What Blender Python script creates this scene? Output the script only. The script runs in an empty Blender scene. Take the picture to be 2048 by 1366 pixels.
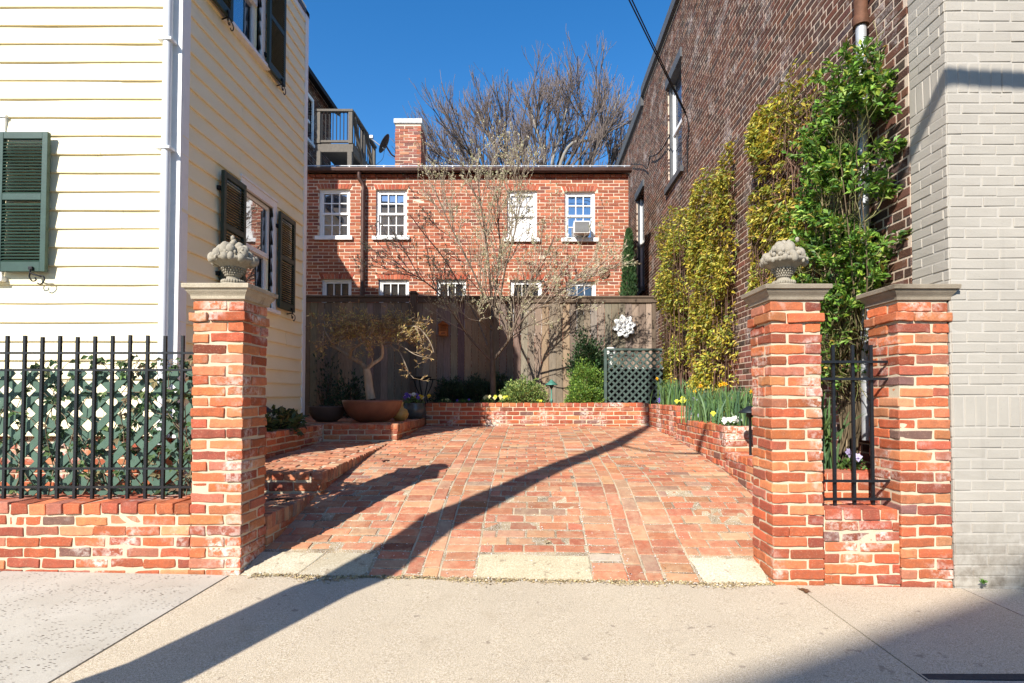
SUN_E, SKY_E, EXPO, SKY_AIR, SKY_OZ, SKY_SAT, SKY_HUE = 5.0, .125, .76, 1.0, 2.0, 1.38, .503
import bpy, math, random
import numpy as np
from mathutils import Vector, Matrix
random.seed(11)
rng = np.random.default_rng(11)
scene = bpy.context.scene
COL = scene.collection
# ------------------------------------------------------------------ camera model (used to read real sizes off the photo)
F, CX, CY, TH, CH = 1130.0, 1064.0, 760.0, math.radians(1.5), 1.146
def ray(px, py):
    a = (px - CX) / F; u = (CY - py) / F
    return Vector((a, math.cos(TH) - u * math.sin(TH), math.sin(TH) + u * math.cos(TH)))
def P(px, py, Y):
    r = ray(px, py); s = Y / r.y
    return Vector((r.x * s, Y, CH + r.z * s))
def PX(px, py, X):
    r = ray(px, py); s = X / r.x
    return Vector((X, r.y * s, CH + r.z * s))
SUN = Vector((0.54, 1.0, -0.865)).normalized()
# ------------------------------------------------------------------ object helpers
def props(o, label=None, cat=None, group=None, kind=None):
    if label: o['label'] = label
    if cat: o['category'] = cat
    if group: o['group'] = group
    if kind: o['kind'] = kind
    return o
def thing(name, label, cat, loc=(0, 0, 0), group=None):
    o = bpy.data.objects.new(name, None); COL.objects.link(o)
    o.empty_display_size = 0.1
    o.location = loc
    return props(o, label, cat, group, 'thing')
def wloc(o):
    v = Vector((0, 0, 0))
    while o is not None:
        v += Vector(o.location); o = o.parent
    return v
IDENT = np.eye(3)
R_XP = np.array([[0, -1, 0], [1, 0, 0], [0, 0, 1]], float)   # wall facing +X: local x->+Y, y->-X
R_XM = np.array([[0, 1, 0], [-1, 0, 0], [0, 0, 1]], float)   # wall facing -X: local x->-Y, y->+X
R_YP = np.array([[-1, 0, 0], [0, -1, 0], [0, 0, 1]], float)  # wall facing +Y
class MB:
    def __init__(self, R=None, T=None):
        self.v = []; self.c = []; self.lv = []; self.lt = []; self.mi = []; self.sm = []; self.n = 0
        self.R = IDENT if R is None else np.array(R, float)
        self.T = np.zeros(3) if T is None else np.array(T, float)
    def add(self, V, faces, col=None, mat=0, smooth=False):
        V = np.asarray(V, float).reshape(-1, 3)
        V = V @ self.R.T + self.T
        if col is None: C = np.full((len(V), 3), 0.5)
        else:
            C = np.asarray(col, float)
            if C.ndim == 1: C = np.tile(C, (len(V), 1))
        self.v.append(V); self.c.append(C)
        if isinstance(faces, np.ndarray):
            self.lv.append((faces + self.n).ravel()); k = len(faces)
            self.lt.append(np.full(k, faces.shape[1], np.int32))
        else:
            k = len(faces)
            self.lv.append(np.array([i + self.n for f in faces for i in f], np.int64))
            self.lt.append(np.array([len(f) for f in faces], np.int32))
        self.mi.append(np.full(k, mat, np.int32)); self.sm.append(np.full(k, smooth, bool))
        self.n += len(V)
    def box(self, x0, x1, y0, y1, z0, z1, col=None, mat=0, bev=0.0, jit=0.0):
        if x1 < x0: x0, x1 = x1, x0
        if y1 < y0: y0, y1 = y1, y0
        if z1 < z0: z0, z1 = z1, z0
        if bev <= 0:
            V = [(x, y, z) for z in (z0, z1) for y in (y0, y1) for x in (x0, x1)]
            if jit: V = np.array(V) + rng.normal(0, jit, (8, 3))
            self.add(V, np.array([[0, 2, 3, 1], [4, 5, 7, 6], [0, 1, 5, 4], [2, 6, 7, 3], [0, 4, 6, 2], [1, 3, 7, 5]]), col, mat)
        else:
            bev = min(bev, (x1 - x0) * .45, (y1 - y0) * .45, (z1 - z0) * .45)
            bricks(self, np.array([[x0, x1, y0, y1, z0, z1]]), TM_LOW, bev, jit, [col if col is not None else (.5, .5, .5)], mat)
    def obox(self, c, ax, ay, az, hx, hy, hz, col=None, mat=0):
        c, ax, ay, az = (np.array(k, float) for k in (c, ax, ay, az))
        V = [c + ax * hx * i + ay * hy * j + az * hz * k for k in (-1, 1) for j in (-1, 1) for i in (-1, 1)]
        self.add(V, np.array([[0, 2, 3, 1], [4, 5, 7, 6], [0, 1, 5, 4], [2, 6, 7, 3], [0, 4, 6, 2], [1, 3, 7, 5]]), col, mat)
    def bar(self, a, b, w, d, col=None, mat=0, up=(0, 0, 1)):
        a, b = Vector(a), Vector(b); t = (b - a); L = t.length; t.normalize()
        u = Vector(up)
        if abs(t.dot(u)) > .98: u = Vector((0, 1, 0))
        s = t.cross(u).normalized(); n = s.cross(t).normalized()
        self.obox((a + b) / 2, t, s, n, L / 2, w / 2, d / 2, col, mat)
    def tube(self, pts, rad, sides=6, col=None, mat=0, cap=True, smooth=True):
        pts = np.asarray(pts, float); n = len(pts)
        rad = np.broadcast_to(np.asarray(rad, float), (n,))
        t = np.gradient(pts, axis=0); t /= (np.linalg.norm(t, axis=1, keepdims=True) + 1e-9)
        ref = np.array([0.31, 0.77, 0.55])
        a = np.cross(t, ref); a /= (np.linalg.norm(a, axis=1, keepdims=True) + 1e-9); b = np.cross(t, a)
        ang = np.arange(sides) * 2 * math.pi / sides
        V = pts[:, None, :] + rad[:, None, None] * (np.cos(ang)[None, :, None] * a[:, None, :] + np.sin(ang)[None, :, None] * b[:, None, :])
        V = V.reshape(-1, 3)
        i = np.arange(n - 1)[:, None] * sides; j = np.arange(sides)[None, :]; j2 = (j + 1) % sides
        Q = np.stack([i + j, i + j2, i + sides + j2, i + sides + j], -1).reshape(-1, 4)
        self.add(V, Q, col, mat, smooth)
        if cap and sides > 3:
            self.add(V[:sides], [list(range(sides))[::-1]], col if col is None or np.ndim(col) == 1 else col[:sides], mat)
            self.add(V[-sides:], [list(range(sides))], col if col is None or np.ndim(col) == 1 else col[-sides:], mat)
    def lathe(self, prof, c=(0, 0, 0), seg=24, col=None, mat=0, smooth=True, wob=0.0):
        prof = np.asarray(prof, float); n = len(prof); ang = np.arange(seg) * 2 * math.pi / seg
        w = 1 + wob * np.sin(3 * ang + 1.0)
        V = np.stack([prof[:, 0][:, None] * np.cos(ang) * w, prof[:, 0][:, None] * np.sin(ang) * w, np.repeat(prof[:, 1][:, None], seg, 1)], -1).reshape(-1, 3) + np.array(c, float)
        i = np.arange(n - 1)[:, None] * seg; j = np.arange(seg)[None, :]; j2 = (j + 1) % seg
        Q = np.stack([i + j, i + j2, i + seg + j2, i + seg + j], -1).reshape(-1, 4)
        self.add(V, Q, col, mat, smooth)
    def blob(self, c, r, col=None, mat=0, sub=2, noise=0.0, sq=(1, 1, 1)):
        seg, rings = 6 * sub, 4 * sub
        th = np.linspace(0.02, math.pi - .02, rings); ph = np.arange(seg) * 2 * math.pi / seg
        d = np.stack([np.sin(th)[:, None] * np.cos(ph), np.sin(th)[:, None] * np.sin(ph), np.repeat(np.cos(th)[:, None], seg, 1)], -1).reshape(-1, 3)
        k = rng.normal(0, 3, (3, 3)); f = rng.uniform(0, 6, 3)
        s = 1 + noise * np.sin(d @ k.T + f).sum(1) / 2
        V = d * (r * s)[:, None] * np.array(sq) + np.array(c, float)
        i = np.arange(rings - 1)[:, None] * seg; j = np.arange(seg)[None, :]; j2 = (j + 1) % seg
        Q = np.stack([i + j, i + seg + j, i + seg + j2, i + j2], -1).reshape(-1, 4)
        self.add(V, Q, col, mat, True)
        self.add(V[:seg], [list(range(seg))], col, mat, True); self.add(V[-seg:], [list(range(seg))[::-1]], col, mat, True)
    def build(self, name, mats, parent=None, loc=None):
        V = np.concatenate(self.v); C = np.concatenate(self.c); LV = np.concatenate(self.lv); LT = np.concatenate(self.lt)
        MI = np.concatenate(self.mi); SM = np.concatenate(self.sm)
        off = np.zeros(3)
        if parent is not None: off = np.array(wloc(parent))
        if loc is not None: off = off + np.array(loc, float)
        me = bpy.data.meshes.new(name)
        me.vertices.add(len(V)); me.vertices.foreach_set('co', (V - off).astype(np.float32).ravel())
        me.loops.add(len(LV)); me.loops.foreach_set('vertex_index', LV.astype(np.int32))
        me.polygons.add(len(LT)); st = np.zeros(len(LT), np.int32); st[1:] = np.cumsum(LT)[:-1]
        me.polygons.foreach_set('loop_start', st); me.polygons.foreach_set('loop_total', LT)
        me.polygons.foreach_set('material_index', MI); me.polygons.foreach_set('use_smooth', SM)
        ca = me.color_attributes.new('Col', 'FLOAT_COLOR', 'POINT')
        ca.data.foreach_set('color', np.concatenate([C, np.ones((len(C), 1))], 1).astype(np.float32).ravel())
        me.update(calc_edges=True); me.validate()
        for m in (mats if isinstance(mats, (list, tuple)) else [mats]): me.materials.append(m)
        o = bpy.data.objects.new(name, me); COL.objects.link(o)
        if parent is not None: o.parent = parent
        if loc is not None: o.location = loc
        return o
# ------------------------------------------------------------------ rounded, irregular bricks
def template(nx, ny, nz, bev=True):
    def axis(n):
        if not bev: return [-1.0, 1.0]
        return [-1.0] + list(np.linspace(-.9, .9, n + 1)) + [1.0]
    ax = [axis(nx), axis(ny), axis(nz)]
    idx, V, Q = {}, [], []
    def vid(p):
        if p not in idx: idx[p] = len(V); V.append(p)
        return idx[p]
    for d in range(3):
        u, w = [(1, 2), (2, 0), (0, 1)][d]
        for s in (-1.0, 1.0):
            for i in range(len(ax[u]) - 1):
                for j in range(len(ax[w]) - 1):
                    q = []
                    for (a, b) in ((i, j), (i + 1, j), (i + 1, j + 1), (i, j + 1)):
                        p = [0, 0, 0]; p[d] = s; p[u] = ax[u][a]; p[w] = ax[w][b]; q.append(vid(tuple(p)))
                    Q.append(q if s > 0 else q[::-1])
    return np.array(V), np.array(Q)
TM_HI = template(6, 3, 2); TM_MID = template(3, 1, 1); TM_LOW = template(1, 1, 1); TM_BOX = template(1, 1, 1, False)
def bricks(mb, boxes, tm, r, amp, cols, mat=0, warp=None, tilt=0.0, smooth=False):
    T, Q = tm; n, m = len(boxes), len(T)
    if n == 0: return
    boxes = np.asarray(boxes, float)
    lo, hi = boxes[:, 0::2], boxes[:, 1::2]
    c, h = (lo + hi) / 2, (hi - lo) / 2
    if tm is TM_BOX:
        p = T[None] * h[:, None, :]; smooth = False
    else:
        rr = np.minimum(r, h.min(1) * .8)[:, None]
        hin = h - rr
        A = np.abs(T)[None]; S = np.sign(T)[None]
        p = np.where(A > .95, S * h[:, None], T[None] / .9 * hin[:, None])
        q = np.clip(p, -hin[:, None], hin[:, None]); d = p - q
        L = np.linalg.norm(d, axis=2, keepdims=True)
        p = q + np.where(L > 1e-9, d / np.maximum(L, 1e-9) * rr[:, None], 0)
    if amp > 0:
        k = rng.normal(0, 38, (n, 3, 3)); f = rng.uniform(0, 6.3, (n, 3, 3))
        ph = np.einsum('nmk,nwk->nmw', p, k)
        disp = np.stack([np.sin(ph + f[:, None, a]).sum(2) for a in range(3)], 2)
        p = p + disp * amp * .6 + rng.normal(0, amp, (n, 1, 3))
    if tilt > 0:
        a = rng.normal(0, tilt, (n, 1, 3)); p = p + np.cross(np.broadcast_to(a, p.shape), p)
    V = (p + c[:, None, :])
    V = V.reshape(-1, 3)
    if warp is not None: V = warp(V)
    cols = np.asarray(cols, float)
    if len(cols) == 1: cols = np.repeat(cols, n, 0)
    C = np.repeat(cols, m, axis=0)
    QQ = (Q[None] + (np.arange(n) * m)[:, None, None]).reshape(-1, 4)
    mb.add(V, QQ, C, mat, smooth)
def pick(pal, n, wts=None, var=.12):
    pal = np.array(pal, float)
    w = None if wts is None else np.array(wts, float) / sum(wts)
    c = pal[rng.choice(len(pal), n, p=w)]
    return np.clip(c * np.exp(rng.normal(0, var, (n, 1))) * np.exp(rng.normal(0, var * .25, (n, 3))), 0.005, .95)
PAL_RED = [(.52, .140, .056), (.46, .110, .046), (.55, .190, .080), (.40, .092, .048), (.32, .080, .048), (.57, .23, .11), (.20, .095, .08), (.46, .16, .10)]
W_RED = [5, 5, 4, 3.5, 2.5, 1.6, .9, 2]
PAL_PAVE = [(.50, .20, .105), (.46, .165, .085), (.54, .25, .14), (.42, .14, .078), (.50, .28, .165), (.34, .20, .14)]
W_PAVE = [5, 4, 4, 3, 2, 1]
PAL_REAR = [(.39, .118, .062), (.35, .100, .053), (.42, .145, .078), (.30, .088, .052), (.22, .075, .055)]
W_REAR = [5, 5, 3, 3, 1.6]
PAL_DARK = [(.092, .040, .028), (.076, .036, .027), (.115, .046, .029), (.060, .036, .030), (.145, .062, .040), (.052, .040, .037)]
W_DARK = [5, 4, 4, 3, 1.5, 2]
def clip_free(a, b, ops):
    free = [(a, b)]
    for (o0, o1) in ops:
        nf = []
        for (p, q) in free:
            if o1 <= p or o0 >= q: nf.append((p, q)); continue
            if o0 > p: nf.append((p, o0))
            if o1 < q: nf.append((o1, q))
        free = nf
    return free
def courses(W, z0, n, ch=.0677, L=.2, jt=.012, depth=.1, ops=(), header_every=0, header_rows=(), x_start=0.0, off=None, soldier=()):
    out = []
    z = z0
    for k in range(n):
        ht = ch
        hd = (header_every and k % header_every == header_every - 1) or k in header_rows
        step = (L / 2 - jt / 2 if hd else L) + jt
        o = (step / 2 if k % 2 else 0) + rng.normal(0, .006)
        x = x_start - o
        zz0, zz1 = z + jt / 2, z + ht - jt / 2
        zm = (zz0 + zz1) / 2
        blk = [(a, b) for (a, b, c, d) in ops if c < zm < d]
        while x < W:
            l = step - jt + rng.normal(0, .003)
            for (p, q) in clip_free(max(x, x_start), min(x + l, W), blk):
                if q - p > .025: out.append((p, q, 0, depth, zz0, zz1))
            x += step
        z += ht
    return out
def core(mb, W, z0, z1, ops, y=.008, thick=.3, rev=.12, mat=1, x0=0.0, col=(.5, .5, .5)):
    xs = sorted({x0, W, *[o[0] for o in ops], *[o[1] for o in ops]}); zs = sorted({z0, z1, *[o[2] for o in ops], *[o[3] for o in ops]})
    xs = [x for x in xs if x0 <= x <= W]; zs = [z for z in zs if z0 <= z <= z1]
    for i in range(len(xs) - 1):
        for j in range(len(zs) - 1):
            xm, zm = (xs[i] + xs[i + 1]) / 2, (zs[j] + zs[j + 1]) / 2
            if any(a < xm < b and c < zm < d for (a, b, c, d) in ops): continue
            mb.add([(xs[i], y, zs[j]), (xs[i + 1], y, zs[j]), (xs[i + 1], y, zs[j + 1]), (xs[i], y, zs[j + 1])], np.array([[0, 1, 2, 3]]), col, mat)
    for (a, b, c, d) in ops:
        yb = y + rev
        for q in ([(a, y, c), (a, y, d), (a, yb, d), (a, yb, c)], [(b, y, c), (b, yb, c), (b, yb, d), (b, y, d)],
                  [(a, y, d), (b, y, d), (b, yb, d), (a, yb, d)], [(a, y, c), (a, yb, c), (b, yb, c), (b, y, c)]):
            mb.add(q, np.array([[0, 1, 2, 3]]), col, mat)
    # back, ends and top close the volume
    for q in ([(x0, thick, z0), (x0, thick, z1), (W, thick, z1), (W, thick, z0)], [(x0, y, z0), (x0, y, z1), (x0, thick, z1), (x0, thick, z0)],
              [(W, y, z0), (W, thick, z0), (W, thick, z1), (W, y, z1)], [(x0, y, z1), (W, y, z1), (W, thick, z1), (x0, thick, z1)]):
        mb.add(q, np.array([[0, 1, 2, 3]]), col, mat)
# ------------------------------------------------------------------ leaves and branches
def unit(a): return a / (np.linalg.norm(a, axis=-1, keepdims=True) + 1e-9)
def leaves(mb, pos, tip, nrm, size, wr, cols, fold=.25, mat=0):
    pos, tip, nrm = np.asarray(pos, float), unit(np.asarray(tip, float)), np.asarray(nrm, float)
    n = len(pos); size = np.broadcast_to(np.asarray(size, float), (n,))[:, None]
    s = unit(np.cross(tip, nrm)); nn = unit(np.cross(s, tip))
    a = pos; l = pos + tip * size * .45 + s * size * wr + nn * size * fold * wr * 2; r = pos + tip * size * .45 - s * size * wr + nn * size * fold * wr * 2
    t = pos + tip * size - nn * size * .12
    V = np.stack([a, l, t, r], 1).reshape(-1, 3)
    i = (np.arange(n) * 4)[:, None]
    Q = np.concatenate([i + np.array([[0, 2, 1]]), i + np.array([[0, 3, 2]])], 0)
    mb.add(V, Q, np.repeat(np.asarray(cols, float), 4, 0), mat)
def rand_dir(n): return unit(rng.normal(0, 1, (n, 3)))
def limb(p, d, L, r0, r1, n=6, wander=.15, up=0.0, grav=0.0):
    pts = [np.array(p, float)]; d = np.array(d, float) / np.linalg.norm(d); rad = [r0]
    for i in range(n):
        d = d + rng.normal(0, wander, 3) + np.array([0, 0, up]) - np.array([0, 0, grav * (i + 1) / n])
        d /= np.linalg.norm(d)
        pts.append(pts[-1] + d * L / n); rad.append(r0 + (r1 - r0) * (i + 1) / n)
    return np.array(pts), np.array(rad)
def at_frac(pts, t):
    x = t * (len(pts) - 1); i = min(int(x), len(pts) - 2); f = x - i
    return pts[i] * (1 - f) + pts[i + 1] * f, unit(pts[i + 1] - pts[i])
def along(pts, n=14):
    """smooth polyline through control points"""
    pts = np.array(pts, float); out = []
    m = len(pts)
    for i in range(m - 1):
        p0, p1, p2, p3 = pts[max(i - 1, 0)], pts[i], pts[i + 1], pts[min(i + 2, m - 1)]
        for t in np.linspace(0, 1, max(2, n // (m - 1)), endpoint=False):
            out.append(.5 * ((2 * p1) + (-p0 + p2) * t + (2 * p0 - 5 * p1 + 4 * p2 - p3) * t * t + (-p0 + 3 * p1 - 3 * p2 + p3) * t ** 3))
    out.append(pts[-1]); return np.array(out)
# ------------------------------------------------------------------ materials
def new_mat(name):
    m = bpy.data.materials.new(name); m.use_nodes = True
    nt = m.node_tree; b = nt.nodes['Principled BSDF']
    return m, nt, b
def N(nt, t, **kw):
    n = nt.nodes.new(t)
    for k, v in kw.items():
        if hasattr(n, k): setattr(n, k, v)
        else: n.inputs[k.replace('_', ' ')].default_value = v
    return n
def noise(nt, scale, detail=4, rough=.6, vec=None, stretch=None):
    g = nt.nodes.new('ShaderNodeNewGeometry'); src = g.outputs['Position'] if vec is None else vec
    if stretch:
        mp = nt.nodes.new('ShaderNodeMapping'); mp.inputs['Scale'].default_value = stretch
        nt.links.new(src, mp.inputs['Vector']); src = mp.outputs['Vector']
    n = nt.nodes.new('ShaderNodeTexNoise'); n.inputs['Scale'].default_value = scale; n.inputs['Detail'].default_value = detail; n.inputs['Roughness'].default_value = rough
    nt.links.new(src, n.inputs['Vector']); return n.outputs['Fac']
def ramp(nt, fac, p0, p1, c0=(0, 0, 0, 1), c1=(1, 1, 1, 1)):
    r = nt.nodes.new('ShaderNodeValToRGB'); e = r.color_ramp.elements
    e[0].position, e[1].position = p0, p1; e[0].color, e[1].color = c0, c1
    nt.links.new(fac, r.inputs['Fac']); return r.outputs['Color']
def mix(nt, fac, a, b, mode='MIX'):
    m = nt.nodes.new('ShaderNodeMix'); m.data_type = 'RGBA'; m.blend_type = mode
    for s, i in ((fac, 0), (a, 6), (b, 7)):
        if hasattr(s, 'is_linked') or hasattr(s, 'links'): nt.links.new(s, m.inputs[i])
        elif i == 0: m.inputs[0].default_value = s
        else: m.inputs[i].default_value = (*s, 1) if len(s) == 3 else s
    return m.outputs[2]
def attr(nt):
    a = nt.nodes.new('ShaderNodeAttribute'); a.attribute_name = 'Col'; return a.outputs['Color']
def bump(nt, b, h, strength=.4, dist=.01):
    n = nt.nodes.new('ShaderNodeBump'); n.inputs['Strength'].default_value = strength; n.inputs['Distance'].default_value = dist
    nt.links.new(h, n.inputs['Height']); nt.links.new(n.outputs['Normal'], b.inputs['Normal'])
def simple(name, col, rough=.6, metal=0.0, spec=.5, var=.0, scale=20, bmp=0.0, bscale=60):
    m, nt, b = new_mat(name)
    b.inputs['Roughness'].default_value = rough; b.inputs['Metallic'].default_value = metal; b.inputs['Specular IOR Level'].default_value = spec
    if var > 0:
        f = noise(nt, scale)
        c = mix(nt, ramp(nt, f, .3, .7), tuple(x * (1 - var) for x in col), tuple(min(1, x * (1 + var)) for x in col))
        nt.links.new(c, b.inputs['Base Color'])
    else: b.inputs['Base Color'].default_value = (*col, 1)
    if bmp > 0: bump(nt, b, noise(nt, bscale), bmp, .006)
    return m
def brick_mat(name, white=.0, dark=.35, bstr=.5, scale=1.0, wcol=(.72, .66, .58), dust=0.0):
    m, nt, b = new_mat(name); b.inputs['Roughness'].default_value = .92; b.inputs['Specular IOR Level'].default_value = .15
    c = attr(nt)
    c = mix(nt, ramp(nt, noise(nt, 26 * scale, 5, .65), .30, .72), mix(nt, dark, c, (.12, .07, .05)), c)
    c = mix(nt, ramp(nt, noise(nt, 120 * scale, 2, .6), .56, .74, (0, 0, 0, 1), (.35, .35, .35, 1)), c, (.62, .36, .22))
    c = mix(nt, ramp(nt, noise(nt, 75 * scale, 3, .6), .62, .72, (0, 0, 0, 1), (.5, .5, .5, 1)), c, (.10, .06, .05))
    if dust > 0:
        c = mix(nt, ramp(nt, noise(nt, 9, 6, .75), .46, .74, (0, 0, 0, 1), (dust, dust, dust, 1)), c, (.56, .43, .27))
        c = mix(nt, ramp(nt, noise(nt, 1.1, 4, .6), .5, .7, (0, 0, 0, 1), (.3, .3, .3, 1)), c, (.20, .13, .09))
    if white > 0:
        big = noise(nt, 2.3, 3, .6); small = noise(nt, 34, 5, .7)
        mul = nt.nodes.new('ShaderNodeMath'); mul.operation = 'MULTIPLY'
        nt.links.new(ramp(nt, big, .56 - white * .2, .72 - white * .2), mul.inputs[0]); nt.links.new(ramp(nt, small, .42, .60), mul.inputs[1])
        c = mix(nt, mul.outputs[0], c, wcol)
    nt.links.new(c, b.inputs['Base Color'])
    bump(nt, b, noise(nt, 90 * scale, 5, .7), bstr, .004)
    return m
def mortar_mat(name, col, dirt=(.25, .2, .14), bstr=.6):
    m, nt, b = new_mat(name); b.inputs['Roughness'].default_value = .95; b.inputs['Specular IOR Level'].default_value = .1
    c = mix(nt, ramp(nt, noise(nt, 3.0, 5, .65), .42, .68), col, tuple(.6 * x + .4 * y for x, y in zip(col, dirt)))
    c = mix(nt, ramp(nt, noise(nt, 160, 3, .6), .35, .7), c, tuple(min(1, 1.12 * x) for x in col))
    nt.links.new(c, b.inputs['Base Color']); bump(nt, b, noise(nt, 150, 4, .7), bstr, .004); return m
def leaf_mat(name, trans=.35, rough=.5, spec=.35):
    m, nt, b = new_mat(name); b.inputs['Roughness'].default_value = rough; b.inputs['Specular IOR Level'].default_value = spec
    c = attr(nt); nt.links.new(c, b.inputs['Base Color'])
    t = nt.nodes.new('ShaderNodeBsdfTranslucent'); nt.links.new(c, t.inputs['Color'])
    ms = nt.nodes.new('ShaderNodeMixShader'); ms.inputs[0].default_value = trans
    nt.links.new(b.outputs[0], ms.inputs[1]); nt.links.new(t.outputs[0], ms.inputs[2])
    nt.links.new(ms.outputs[0], nt.nodes['Material Output'].inputs['Surface']); return m
def col_mat(name, rough=.7, spec=.3, nv=.25, scale=30, bstr=.3, stretch=None, bscale=None):
    m, nt, b = new_mat(name); b.inputs['Roughness'].default_value = rough; b.inputs['Specular IOR Level'].default_value = spec
    c = attr(nt); f = noise(nt, scale, 5, .65, None, stretch)
    c = mix(nt, ramp(nt, f, .3, .7), mix(nt, nv, c, (.0, .0, .0)), c)
    nt.links.new(c, b.inputs['Base Color'])
    if bstr > 0: bump(nt, b, noise(nt, bscale or scale * 2, 5, .65, None, stretch), bstr, .004)
    return m
M = {}
M['brick'] = brick_mat('old_red_brick', .20, .38, .9)
M['brick_pave'] = brick_mat('paving_brick', .0, .34, .9, 1.0, (.72, .66, .58), .55)
M['brick_rear'] = brick_mat('rear_wall_brick', .0, .3, .3)
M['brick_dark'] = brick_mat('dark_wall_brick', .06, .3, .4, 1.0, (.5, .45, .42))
M['mortar'] = mortar_mat('tan_mortar', (.56, .465, .33), (.30, .24, .16))
M['mortar_rear'] = mortar_mat('pale_mortar', (.66, .53, .40), (.45, .36, .27))
M['mortar_dark'] = mortar_mat('right_wall_mortar', (.56, .45, .35), (.36, .27, .21))
M['mortar_dark'].name = 'buff_mortar'
def sand_mat():
    m, nt, b = new_mat('joint_sand'); b.inputs['Roughness'].default_value = 1; b.inputs['Specular IOR Level'].default_value = 0
    c = mix(nt, ramp(nt, noise(nt, 5, 5), .4, .65), (.43, .34, .215), (.17, .125, .08))
    c = mix(nt, ramp(nt, noise(nt, 170, 2, .5), .60, .66), c, (.85, .82, .78))
    nt.links.new(c, b.inputs['Base Color']); bump(nt, b, noise(nt, 180), .8, .004); return m
M['sand'] = sand_mat()
M['sand_pale'] = mortar_mat('pale_joint_sand', (.47, .38, .26), (.16, .12, .08), .8)
def concrete_mat():
    m, nt, b = new_mat('sidewalk_concrete'); b.inputs['Roughness'].default_value = .93; b.inputs['Specular IOR Level'].default_value = .15
    c = attr(nt)
    c = mix(nt, ramp(nt, noise(nt, 1.7, 5, .6), .35, .7), mix(nt, .16, c, (.20, .14, .08)), c)
    c = mix(nt, ramp(nt, noise(nt, 85, 3, .7), .40, .62), mix(nt, .36, c, (.18, .13, .08)), c)
    c = mix(nt, ramp(nt, noise(nt, 230, 2, .6), .36, .66), mix(nt, .45, c, (.15, .11, .07)), mix(nt, .35, c, (.92, .87, .78)))
    g = nt.nodes.new('ShaderNodeNewGeometry'); v = nt.nodes.new('ShaderNodeTexVoronoi'); v.inputs['Scale'].default_value = 95
    nt.links.new(g.outputs['Position'], v.inputs['Vector'])
    mu = nt.nodes.new('ShaderNodeMath'); mu.operation = 'MULTIPLY'
    nt.links.new(ramp(nt, v.outputs['Distance'], .12, .26, (1, 1, 1, 1), (0, 0, 0, 1)), mu.inputs[0]); nt.links.new(ramp(nt, noise(nt, 9, 4), .52, .62), mu.inputs[1])
    c = mix(nt, mu.outputs[0], c, (.10, .07, .05))
    c = mix(nt, ramp(nt, noise(nt, 14, 3, .5), .68, .72), c, mix(nt, .5, c, (.14, .10, .075)))
    c = mix(nt, ramp(nt, noise(nt, 3.1, 6, .75), .55, .78, (0, 0, 0, 1), (.5, .5, .5, 1)), c, (.34, .26, .165))
    nt.links.new(c, b.inputs['Base Color']); bump(nt, b, noise(nt, 200, 3, .6), .5, .004); return m
M['concrete'] = concrete_mat()
def pitted_mat():
    m, nt, b = new_mat('pitted_concrete'); b.inputs['Roughness'].default_value = .95; b.inputs['Specular IOR Level'].default_value = .1
    c = mix(nt, ramp(nt, noise(nt, 2.2, 5), .35, .7), (.46, .42, .345), (.56, .52, .44))
    c = mix(nt, ramp(nt, noise(nt, 260, 2), .4, .7), mix(nt, .3, c, (.2, .16, .12)), c)
    g = nt.nodes.new('ShaderNodeNewGeometry'); mp = nt.nodes.new('ShaderNodeMapping'); mp.inputs['Scale'].default_value = (34, 80, 40); mp.inputs['Rotation'].default_value = (0, 0, .5)
    nt.links.new(g.outputs['Position'], mp.inputs['Vector']); v = nt.nodes.new('ShaderNodeTexVoronoi'); v.inputs['Scale'].default_value = 1
    nt.links.new(mp.outputs['Vector'], v.inputs['Vector'])
    pit = ramp(nt, v.outputs['Distance'], .16, .28, (1, 1, 1, 1), (0, 0, 0, 1))
    mu = nt.nodes.new('ShaderNodeMath'); mu.operation = 'MULTIPLY'; nt.links.new(pit, mu.inputs[0]); nt.links.new(ramp(nt, noise(nt, 6, 4), .42, .55), mu.inputs[1])
    c = mix(nt, mu.outputs[0], c, (.11, .085, .065)); nt.links.new(c, b.inputs['Base Color'])
    iv = nt.nodes.new('ShaderNodeMath'); iv.operation = 'SUBTRACT'; iv.inputs[0].default_value = 1; nt.links.new(mu.outputs[0], iv.inputs[1])
    bump(nt, b, iv.outputs[0], .7, .006); return m
M['pitted'] = pitted_mat()
def slabstone_mat():
    m, nt, b = new_mat('yellow_stone'); b.inputs['Roughness'].default_value = .95; b.inputs['Specular IOR Level'].default_value = .1
    c = attr(nt); c = mix(nt, ramp(nt, noise(nt, 5, 5), .35, .7), mix(nt, .25, c, (.3, .22, .1)), c)
    c = mix(nt, ramp(nt, noise(nt, 110, 3, .7), .42, .6), mix(nt, .45, c, (.2, .14, .08)), c)
    c = mix(nt, ramp(nt, noise(nt, 16, 4), .60, .66), c, mix(nt, .5, c, (.16, .11, .07)))
    nt.links.new(c, b.inputs['Base Color']); bump(nt, b, noise(nt, 120, 4), .5, .004); return m
M['slabstone'] = slabstone_mat()
def siding_mat():
    m, nt, b = new_mat('cream_yellow_paint'); b.inputs['Roughness'].default_value = .55; b.inputs['Specular IOR Level'].default_value = .3
    c = mix(nt, ramp(nt, noise(nt, 2.5, 4), .3, .7), (.90, .785, .50), (.93, .83, .57))
    c = mix(nt, ramp(nt, noise(nt, 1.4, 5, .7, None, (1, 1, 5)), .58, .80, (0, 0, 0, 1), (.30, .30, .30, 1)), c, (.62, .50, .30))
    nt.links.new(c, b.inputs['Base Color']); bump(nt, b, noise(nt, 9, 5, .6, None, (.6, .6, 9)), .12, .006); return m
M['siding'] = siding_mat()
M['white'] = simple('white_paint', (.84, .83, .80), .45, 0, .4, .04, 8, .08, 40)
M['white_metal'] = simple('white_enamel_metal', (.72, .74, .76), .4, 0, .4, .04, 6)
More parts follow.
